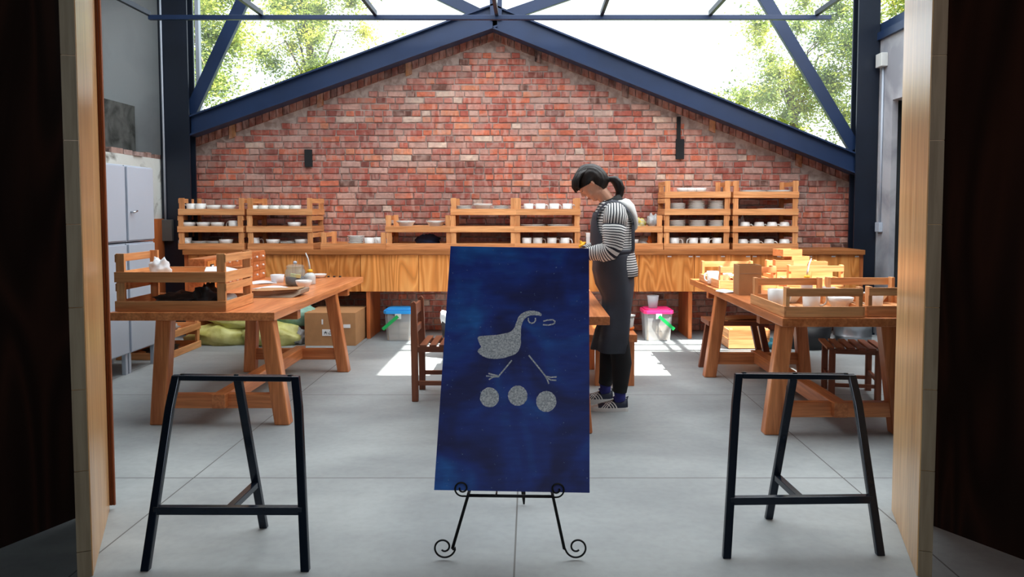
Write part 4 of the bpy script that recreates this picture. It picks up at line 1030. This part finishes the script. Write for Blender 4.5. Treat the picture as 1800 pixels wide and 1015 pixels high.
for s_ in (-1,1):
    ball(H(.080,s_*.032,-.008), (.012,.017,.008), HM); ball(H(.058,s_*.036,-.05), (.024,.024,.028), HM)
    ball(V3(.414,PY+s_*.078,1.532), (.011,.009,.021), HM); ball(V3(.412,PY+s_*.084,1.536), (.009,.005,.014), HM)
# arms and legs
ARM = {-1:[V3(.56,PY-.175,1.31),V3(.545,PY-.205,1.20),V3(.53,PY-.215,1.10),V3(.45,PY-.185,1.075),V3(.37,PY-.15,1.06),V3(.335,PY-.14,1.052)],
       1:[V3(.56,PY+.175,1.31),V3(.545,PY+.20,1.20),V3(.53,PY+.205,1.10),V3(.45,PY+.15,1.08),V3(.37,PY+.08,1.065),V3(.335,PY+.06,1.055)]}
for s_ in (-1,1):
    cap(ARM[s_], [.046,.042,.038,.034,.026,.024])
    w = ARM[s_][-1]; d = V3(-.92,-s_*.35,-.12).normalized(); sd = V3(0,0,1).cross(d).normalized(); un = d.cross(sd).normalized()
    if un.z < 0: un = -un
    ball(w+d*.045, (.046,.040,.016), Matrix((d,sd,un)).transposed())
    for i, (off, L) in enumerate(((-.030,.062),(-.010,.072),(.010,.068),(.029,.052))):
        k0 = w+d*.082+sd*off; k1 = k0+(d*.8-un*.35).normalized()*L*.48; k2 = k1+(d*.35-un*.9).normalized()*L*.32; k3 = k2+(-d*.1-un).normalized()*L*.24
        cap([w+d*.05+sd*off*.8, k0, k1, k2, k3], [.010,.0095,.0085,.0078,.006])
    tdir = sd*(-s_ if sd.y > 0 else s_)*-1
    b0 = w+d*.025+tdir*.024; cap([b0, b0+(d*.55+tdir*.8).normalized()*.034, b0+(d*.55+tdir*.8).normalized()*.034+(d*.9-un*.3).normalized()*.028], [.013,.0105,.008])
LEG = {-1:[V3(.60,PY-.085,.86),V3(.595,PY-.085,.48),V3(.61,PY-.085,.30),V3(.605,PY-.08,.09)], 1:[V3(.60,PY+.085,.86),V3(.56,PY+.12,.48),V3(.55,PY+.14,.30),V3(.53,PY+.16,.09)]}
for s_ in (-1,1):
    cap(LEG[s_], [.085,.056,.052,.034])
    f_ = LEG[s_][-1]; cap([V3(f_.x+.01,f_.y,.050),V3(f_.x-.03,f_.y,.042),V3(f_.x-.09,f_.y,.034)], [.024,.020,.010])
bo = m_.build('body', SKIN, per)
r_ = bo.modifiers.new('remesh', 'REMESH'); r_.mode = 'VOXEL'; r_.voxel_size = .0052; r_.use_smooth_shade = True
s2 = bo.modifiers.new('smooth', 'SMOOTH'); s2.iterations = 3; s2.factor = .5
m_ = MB()
for s_ in (-1,1): m_.tube([H(.088,s_*.020,-.012),H(.093,s_*.032,-.014),H(.086,s_*.046,-.011)], [.0015,.0022,.0015], 6)
m_.build('eyelashes', EYED, per); m_ = MB()
for s_ in (-1,1): m_.tube([H(.092,s_*.016,.012),H(.092,s_*.032,.016),H(.080,s_*.050,.012)], [.002,.003,.0018], 6)
m_.build('eyebrows', EYED, per)
m_ = MB(); m_.ell(H(.088,0,-.077), (.007,.021,.0045), HM, 12, 8); m_.ell(H(.086,0,-.085), (.007,.018,.0045), HM, 12, 8); m_.build('lips', LIP, per)
# hair: cap, fringe, ponytail
m_ = MB(); m_.ell((0,0,0), (1,1,1), None, 150, 110)
hv = []
for v in m_.v:
    k = 1+.02*noise.noise(v*3)+.006*math.sin(v.y*34+v.x*3)
    hv.append(HC+V3(.004,0,.002)+V3(v.x*.112*k*(1+.10*max(0,v.x)*(1-abs(v.z-.1))), v.y*.088*k*(1-.16*max(0,v.x)), v.z*.113*k+.012*max(0,-v.x)*max(0,v.z)))
keep = []
for f in m_.f:
    c = sum((hv[i] for i in f), Vector())/len(f)
    x, z = c.x, c.z; yy = abs(c.y-PY)
    line = 1.500+(x-.345)*.55 if x < .425 else (1.540-(x-.425)*.50)
    if x < .425 and z < line: continue
    if x >= .425 and z < line-.010: continue
    if yy > .05 and (x-.414)**2+((z-1.532)*.8)**2 < .0140**2: continue
    keep.append(f)
m_.v = hv; m_.f = keep; m_.uv = [None]*len(keep); m_.sm = [True]*len(keep); m_.c = [None]*len(keep)
ho = m_.build('hair', HAIR, per, weld=True); so = ho.modifiers.new('thick', 'SOLIDIFY'); so.thickness = .016; so.offset = -1
m_ = MB(); random.seed(9)
for i in range(34):
    y = -.072+.144*i/33; j = random.uniform(-.004,.004); rd = math.sqrt(max(0,1-(y/.098)**2)); o_ = (1-rd)*.085
    m_.tube([V3(.352+o_,PY+y*.8,1.632-o_*.3), V3(.315+o_+j,PY+y,1.595-o_*.2), V3(.292+o_+j,PY+y*1.04,1.545), V3(.291+o_+j,PY+y*1.03,1.505), V3(.310+o_*.9+j*2,PY+y*.98,1.466+random.uniform(0,.012)+abs(y)*.25)], [.006,.0095,.0095,.0075,.002], 7)
m_.build('fringe', HAIR, per)
m_ = MB()
m_.tube([V3(.505,PY,1.552),V3(.535,PY,1.562),V3(.566,PY,1.556),V3(.592,PY,1.532),V3(.604,PY,1.50),V3(.603,PY,1.467),V3(.592,PY,1.44)], [.02,.017,.030,.036,.033,.024,.004], 16)
for i in range(12):
    a = i*.52; dy = .02*math.cos(a); dx = .018*math.sin(a)
    m_.tube([V3(.55,PY+dy*.5,1.565),V3(.590+dx,PY+dy,1.545),V3(.610+dx,PY+dy,1.50),V3(.604+dx,PY+dy,1.452),V3(.594+dx,PY+dy*.6,1.425-random.uniform(0,.012))], [.008,.013,.014,.009,.002], 7)
m_.build('ponytail', HAIR, per)
MB().tube([V3(.520,PY,1.556),V3(.532,PY,1.560)], [.022,.021], 14).build('hair_tie', COLL, per)
# shirt
def ring(x0, x1, hy, z, lean=0, dy=0): return (V3((x0+x1)/2,PY+dy,z), V3(-(x1-x0)/2,0,lean), V3(0,hy,0))
TR = [ring(.475,.722,.185,.905), ring(.455,.725,.185,.96), ring(.445,.705,.175,1.05), ring(.430,.690,.172,1.13), ring(.425,.688,.180,1.21), ring(.432,.682,.190,1.28), ring(.447,.662,.178,1.335,.012), ring(.468,.635,.120,1.372,.018), ring(.492,.612,.078,1.395,.022)]
def rp(R_, a, k=1.0): return R_[0]+R_[1]*math.cos(a)*k+R_[2]*math.sin(a)*k
sh = MB().loft(TR, 48)
for v in sh.v:                                   # soft folds towards the hem and in the back
    k = max(0, (1.15-v.z)/.25); v.x += .006*k*math.sin(v.y*55); 
    v += V3(.004,.003,0)*noise.noise(v*14)
so = sh.build('striped_shirt', STRV, per); q = so.modifiers.new('thick','SOLIDIFY'); q.thickness = .004
for s_ in (-1,1):
    A = ARM[s_]
    def sleeve(path, rs, mat, nm):
        m2 = MB(); m2.tube(path, rs, 26, cap=False, ref=(0,1,0))
        for v in m2.v: v += V3(.004,.002,.004)*noise.noise(v*22)
        o = m2.build(nm, mat, per); q = o.modifiers.new('thick','SOLIDIFY'); q.thickness = .004; return o
    mid = A[0].lerp(A[1],.55)
    sleeve([V3(.556,PY+s_*.105,1.352), V3(.558,PY+s_*.15,1.335), A[0]+V3(-.002,s_*.012,-.01), mid+V3(-.002,s_*.004,-.012)], [.052,.072,.078,.075], STRU, 'shoulder_panel')
    sleeve([mid+V3(-.002,s_*.004,.002), A[1]+V3(0,0,0), A[2]+V3(.004,0,.012), A[2]+V3(-.012,0,-.012), A[3]+V3(.02,0,-.004), A[3], A[4]], [.076,.072,.064,.062,.056,.050,.038], STRV, 'sleeve')
MB().loft([(V3(.556,PY,1.378), V3(-.086,0,-.006), V3(0,.090,0)), (V3(.548,PY,1.408), V3(-.078,0,-.024), V3(0,.080,0)), (V3(.540,PY,1.430), V3(-.068,0,-.030), V3(0,.070,0)), (V3(.537,PY,1.428), V3(-.056,0,-.030), V3(0,.058,0))], 30).build('black_collar', COLL, per)
# hood lying on the back
hd = MB()
hd.loft([(V3(.582,PY,1.404), V3(-.062,0,-.030), V3(0,.080,0)), (V3(.592,PY,1.416), V3(-.080,0,-.010), V3(0,.106,0)), (V3(.618,PY,1.405), V3(-.086,0,.020), V3(0,.132,0)), (V3(.645,PY,1.365), V3(-.082,0,.055), V3(0,.138,0)), (V3(.668,PY,1.315), V3(-.062,0,.06), V3(0,.118,0)), (V3(.690,PY,1.26), V3(-.036,0,.034), V3(0,.07,0)), (V3(.700,PY,1.225), V3(-.014,0,.012), V3(0,.03,0)), (V3(.702,PY,1.212), V3(-.003,0,.002), V3(0,.006,0))], 32)
for v in hd.v: v += V3(.006,.006,.004)*noise.noise(v*17)
hd.build('white_hood', HOODW, per)
# apron bib, straps, skirt
bm_ = MB(); rows = []
prof = [(1.04,1.62),(1.09,1.50),(1.13,1.18),(1.17,.98),(1.21,.82),(1.25,.68),(1.30,.58),(1.325,.52)]
def tring(z):
    for R0, R1 in zip(TR, TR[1:]):
        if R0[0].z <= z <= R1[0].z:
            k = (z-R0[0].z)/(R1[0].z-R0[0].z); return tuple(a.lerp(b_, k) for a, b_ in zip(R0, R1))
vs = []; N = 26
for z, ha in prof:
    R_ = tring(z)
    for j in range(N+1): 
        a = -ha+2*ha*j/N; vs.append(rp(R_, a, 1.0)+V3(-.010*math.cos(a)-.004,.010*math.sin(a),0))
fs = [(i*(N+1)+j, i*(N+1)+j+1, (i+1)*(N+1)+j+1, (i+1)*(N+1)+j) for i in range(len(prof)-1) for j in range(N)]
bm_.add(vs, fs, None, True); o = bm_.build('apron_bib', APRON, per); q = o.modifiers.new('thick','SOLIDIFY'); q.thickness = .004
def ribbon(pts, w, out, nm):
    m2 = MB(); vs = []
    for i, p in enumerate(pts):
        d = (pts[min(i+1,len(pts)-1)]-pts[max(i-1,0)]).normalized(); o_ = Vector(out[i]).normalized(); s0 = d.cross(o_).normalized()
        vs += [p-s0*w/2, p+s0*w/2]
    m2.add(vs, [(2*i,2*i+1,2*i+3,2*i+2) for i in range(len(pts)-1)], None, True)
    o = m2.build(nm, APRON, per); q = o.modifiers.new('thick','SOLIDIFY'); q.thickness = .006; q.offset = 0; q2 = o.modifiers.new('sub','SUBSURF'); q2.levels = 2; q2.render_levels = 2
for s_ in (-1,1):
    ribbon([V3(.435,PY+s_*.098,1.28),V3(.440,PY+s_*.112,1.33),V3(.480,PY+s_*.128,1.385),V3(.535,PY+s_*.145,1.418),V3(.59,PY+s_*.152,1.405),V3(.645,PY+s_*.150,1.355),V3(.688,PY+s_*.125,1.29),V3(.700,PY+s_*.06,1.21),V3(.706,PY,1.17),V3(.700,PY-s_*.07,1.12),V3(.688,PY-s_*.11,1.07)], .036,
      [(-1,s_*.3,.2),(-1,s_*.3,.4),(-.6,s_*.4,.8),(0,s_*.5,1),(.3,s_*.5,1),(.8,s_*.5,.8),(1,s_*.5,.4),(1,s_*.2,.2),(1,0,0),(1,-s_*.2,0),(1,-s_*.4,0)], 'apron_strap')
    ribbon([V3(.684,PY+s_*.112,1.275),V3(.680,PY+s_*.122,1.20),V3(.683,PY+s_*.122,1.13),V3(.684,PY+s_*.118,1.07)], .034, [(.8,s_,.1),(.7,s_,0),(.7,s_,0),(.7,s_,0)], 'apron_strap')
sk = MB().loft([ring(.432,.695,.180,1.085), ring(.428,.697,.186,1.04), ring(.422,.702,.205,.95), ring(.446,.698,.21,.85), ring(.492,.690,.21,.76), ring(.496,.680,.21,.65), ring(.452,.664,.215,.54), ring(.420,.648,.21,.405)], 60, pw=.86)
for v in sk.v:
    k = max(0,(1.08-v.z))/.68; a = math.atan2(v.y-PY, v.x-.56); v += V3(math.cos(a),math.sin(a),0)*k*(.012*math.sin(a*7+v.z*5)+.022*noise.noise(Vector((v.x*7,v.y*7,v.z*4)))); v.z += .010*k*math.sin(a*2)
o = sk.build('apron_skirt', APRON, per); q = o.modifiers.new('thick','SOLIDIFY'); q.thickness = .005
m_ = MB().loft([(V3(.565,PY,1.09), V3(-.138,0,-.004), V3(0,.186,0)), (V3(.565,PY,1.062), V3(-.140,0,-.004), V3(0,.189,0))], 40)
o = m_.build('waist_tie', APRON, per); q = o.modifiers.new('thick','SOLIDIFY'); q.thickness = .004
# leggings, socks, shoes
for s_ in (-1,1):
    L = LEG[s_]; k = L[1].lerp(L[0],.35)
    MB().tube([k, L[1], L[2]+V3(.006,0,.02), L[2].lerp(L[3],.5)+V3(.002,0,0), L[3]+V3(0,0,.035)], [.076,.070,.068,.055,.047], 24).build('legging', LEGG, per)
    MB().tube([L[3]+V3(0,0,.04), L[3]+V3(.002,0,-.01), L[3]+V3(-.03,0,-.03)], [.041,.040,.034], 18).build('sock', SOCK, per)
    hx, fy = L[3].x+.052, L[3].y; Ln = .25
    def prof_(t):
        w = .034+.014*math.sin(min(1,t*1.15)*math.pi)**.7 if t < .97 else .030
        w *= (1-max(0,(t-.80)/.2)**2*.62)*(1 if t > .06 else .85)
        h = .078-.010*t if t < .34 else .0746-(t-.34)*.078
        h *= (1-max(0,(t-.86)/.14)**2*.55)
        return w, h
    def sp(t, a, k=1.0):
        w, h = prof_(t); return V3(hx-Ln*t, fy+math.cos(a)*w*k*-1, .022+max(0,math.sin(a))**.8*(h-.022)*k+(k-1)*.01)
    m_ = MB(); vs = []; NT, NA = 26, 16
    for i in range(NT+1):
        for j in range(NA+1): vs.append(sp(i/NT, math.pi*j/NA))
    fs = [(i*(NA+1)+j, i*(NA+1)+j+1, (i+1)*(NA+1)+j+1, (i+1)*(NA+1)+j) for i in range(NT) for j in range(NA)]
    fs += [tuple(range(NA+1)), tuple(NT*(NA+1)+j for j in range(NA+1))[::-1]]
    m_.add(vs, fs, None, True); shoe = m_.build('shoe', SHOEN, per); shoe.location = (0,0,0)
    def sub(mb, nm, mat):
        o = mb.build(nm, mat, shoe, world=False)
        for v in o.data.vertices: v.co -= per.location
        return o
    pl = []
    for i in range(14): w, h = prof_(i/13); pl.append((hx+.003-(Ln+.008)*i/13, fy-w-.003))
    pl += [(x, 2*fy-y) for x, y in reversed(pl)]
    sub(MB().prism([(x,y,0.0) for x, y in pl], (0,0,.025)), 'sole', SHOEW)
    tc_ = MB(); vs = []
    for i in range(7):
        for j in range(13): vs.append(sp(.80+.20*i/6, math.pi*j/12, 1.035))
    tc_.add(vs, [(i*13+j,i*13+j+1,(i+1)*13+j+1,(i+1)*13+j) for i in range(6) for j in range(12)], None, True); sub(tc_, 'toe_cap', SHOEW)
    st = MB()
    for k in range(3):
        for dr in (1,-1):
            t0 = (.30 if dr > 0 else .72)+(.075*k if dr > 0 else -.075*k*.9)
            vs = []
            for j in range(17):
                a = math.pi*j/16; t = t0+dr*.40*j/16
                t = min(t,.83)
                for e in (-.016,.016): vs.append(sp(max(.05,min(.9,t+e)), a, 1.03+.006*(dr > 0)))
            st.add(vs, [(2*j,2*j+1,2*j+3,2*j+2) for j in range(16)], None, True)
    so_ = sub(st, 'crossed_stripes', SHOEW)
    sub(MB().tube([V3(hx-.004,fy,.07),V3(hx+.004,fy,.095),V3(hx-.010,fy,.085)], .004, 8), 'heel_tab', SHOEN)
# things on the worktop between the crates beside the person
p = at(1033,430,8.2); t = thing('white_box', 'slim white box standing on the worktop left of the person', 'box', (p.x,8.2,TOPZ))
MB().box((p.x-.02,8.15,TOPZ), (p.x+.02,8.3,TOPZ+.17)).build('box_body', PAPER, t, bevel=.002); MB().box((p.x-.021,8.149,TOPZ+.13), (p.x+.021,8.301,TOPZ+.172)).build('lid', LABELW, t)
p = at(1021,432,8.05); blob('yellow_cloth', 'small yellow cloth on the worktop edge left of person', 'cloth', (p.x,8.12,TOPZ), (.05,.05,.05), 60, YELLOW, .6)
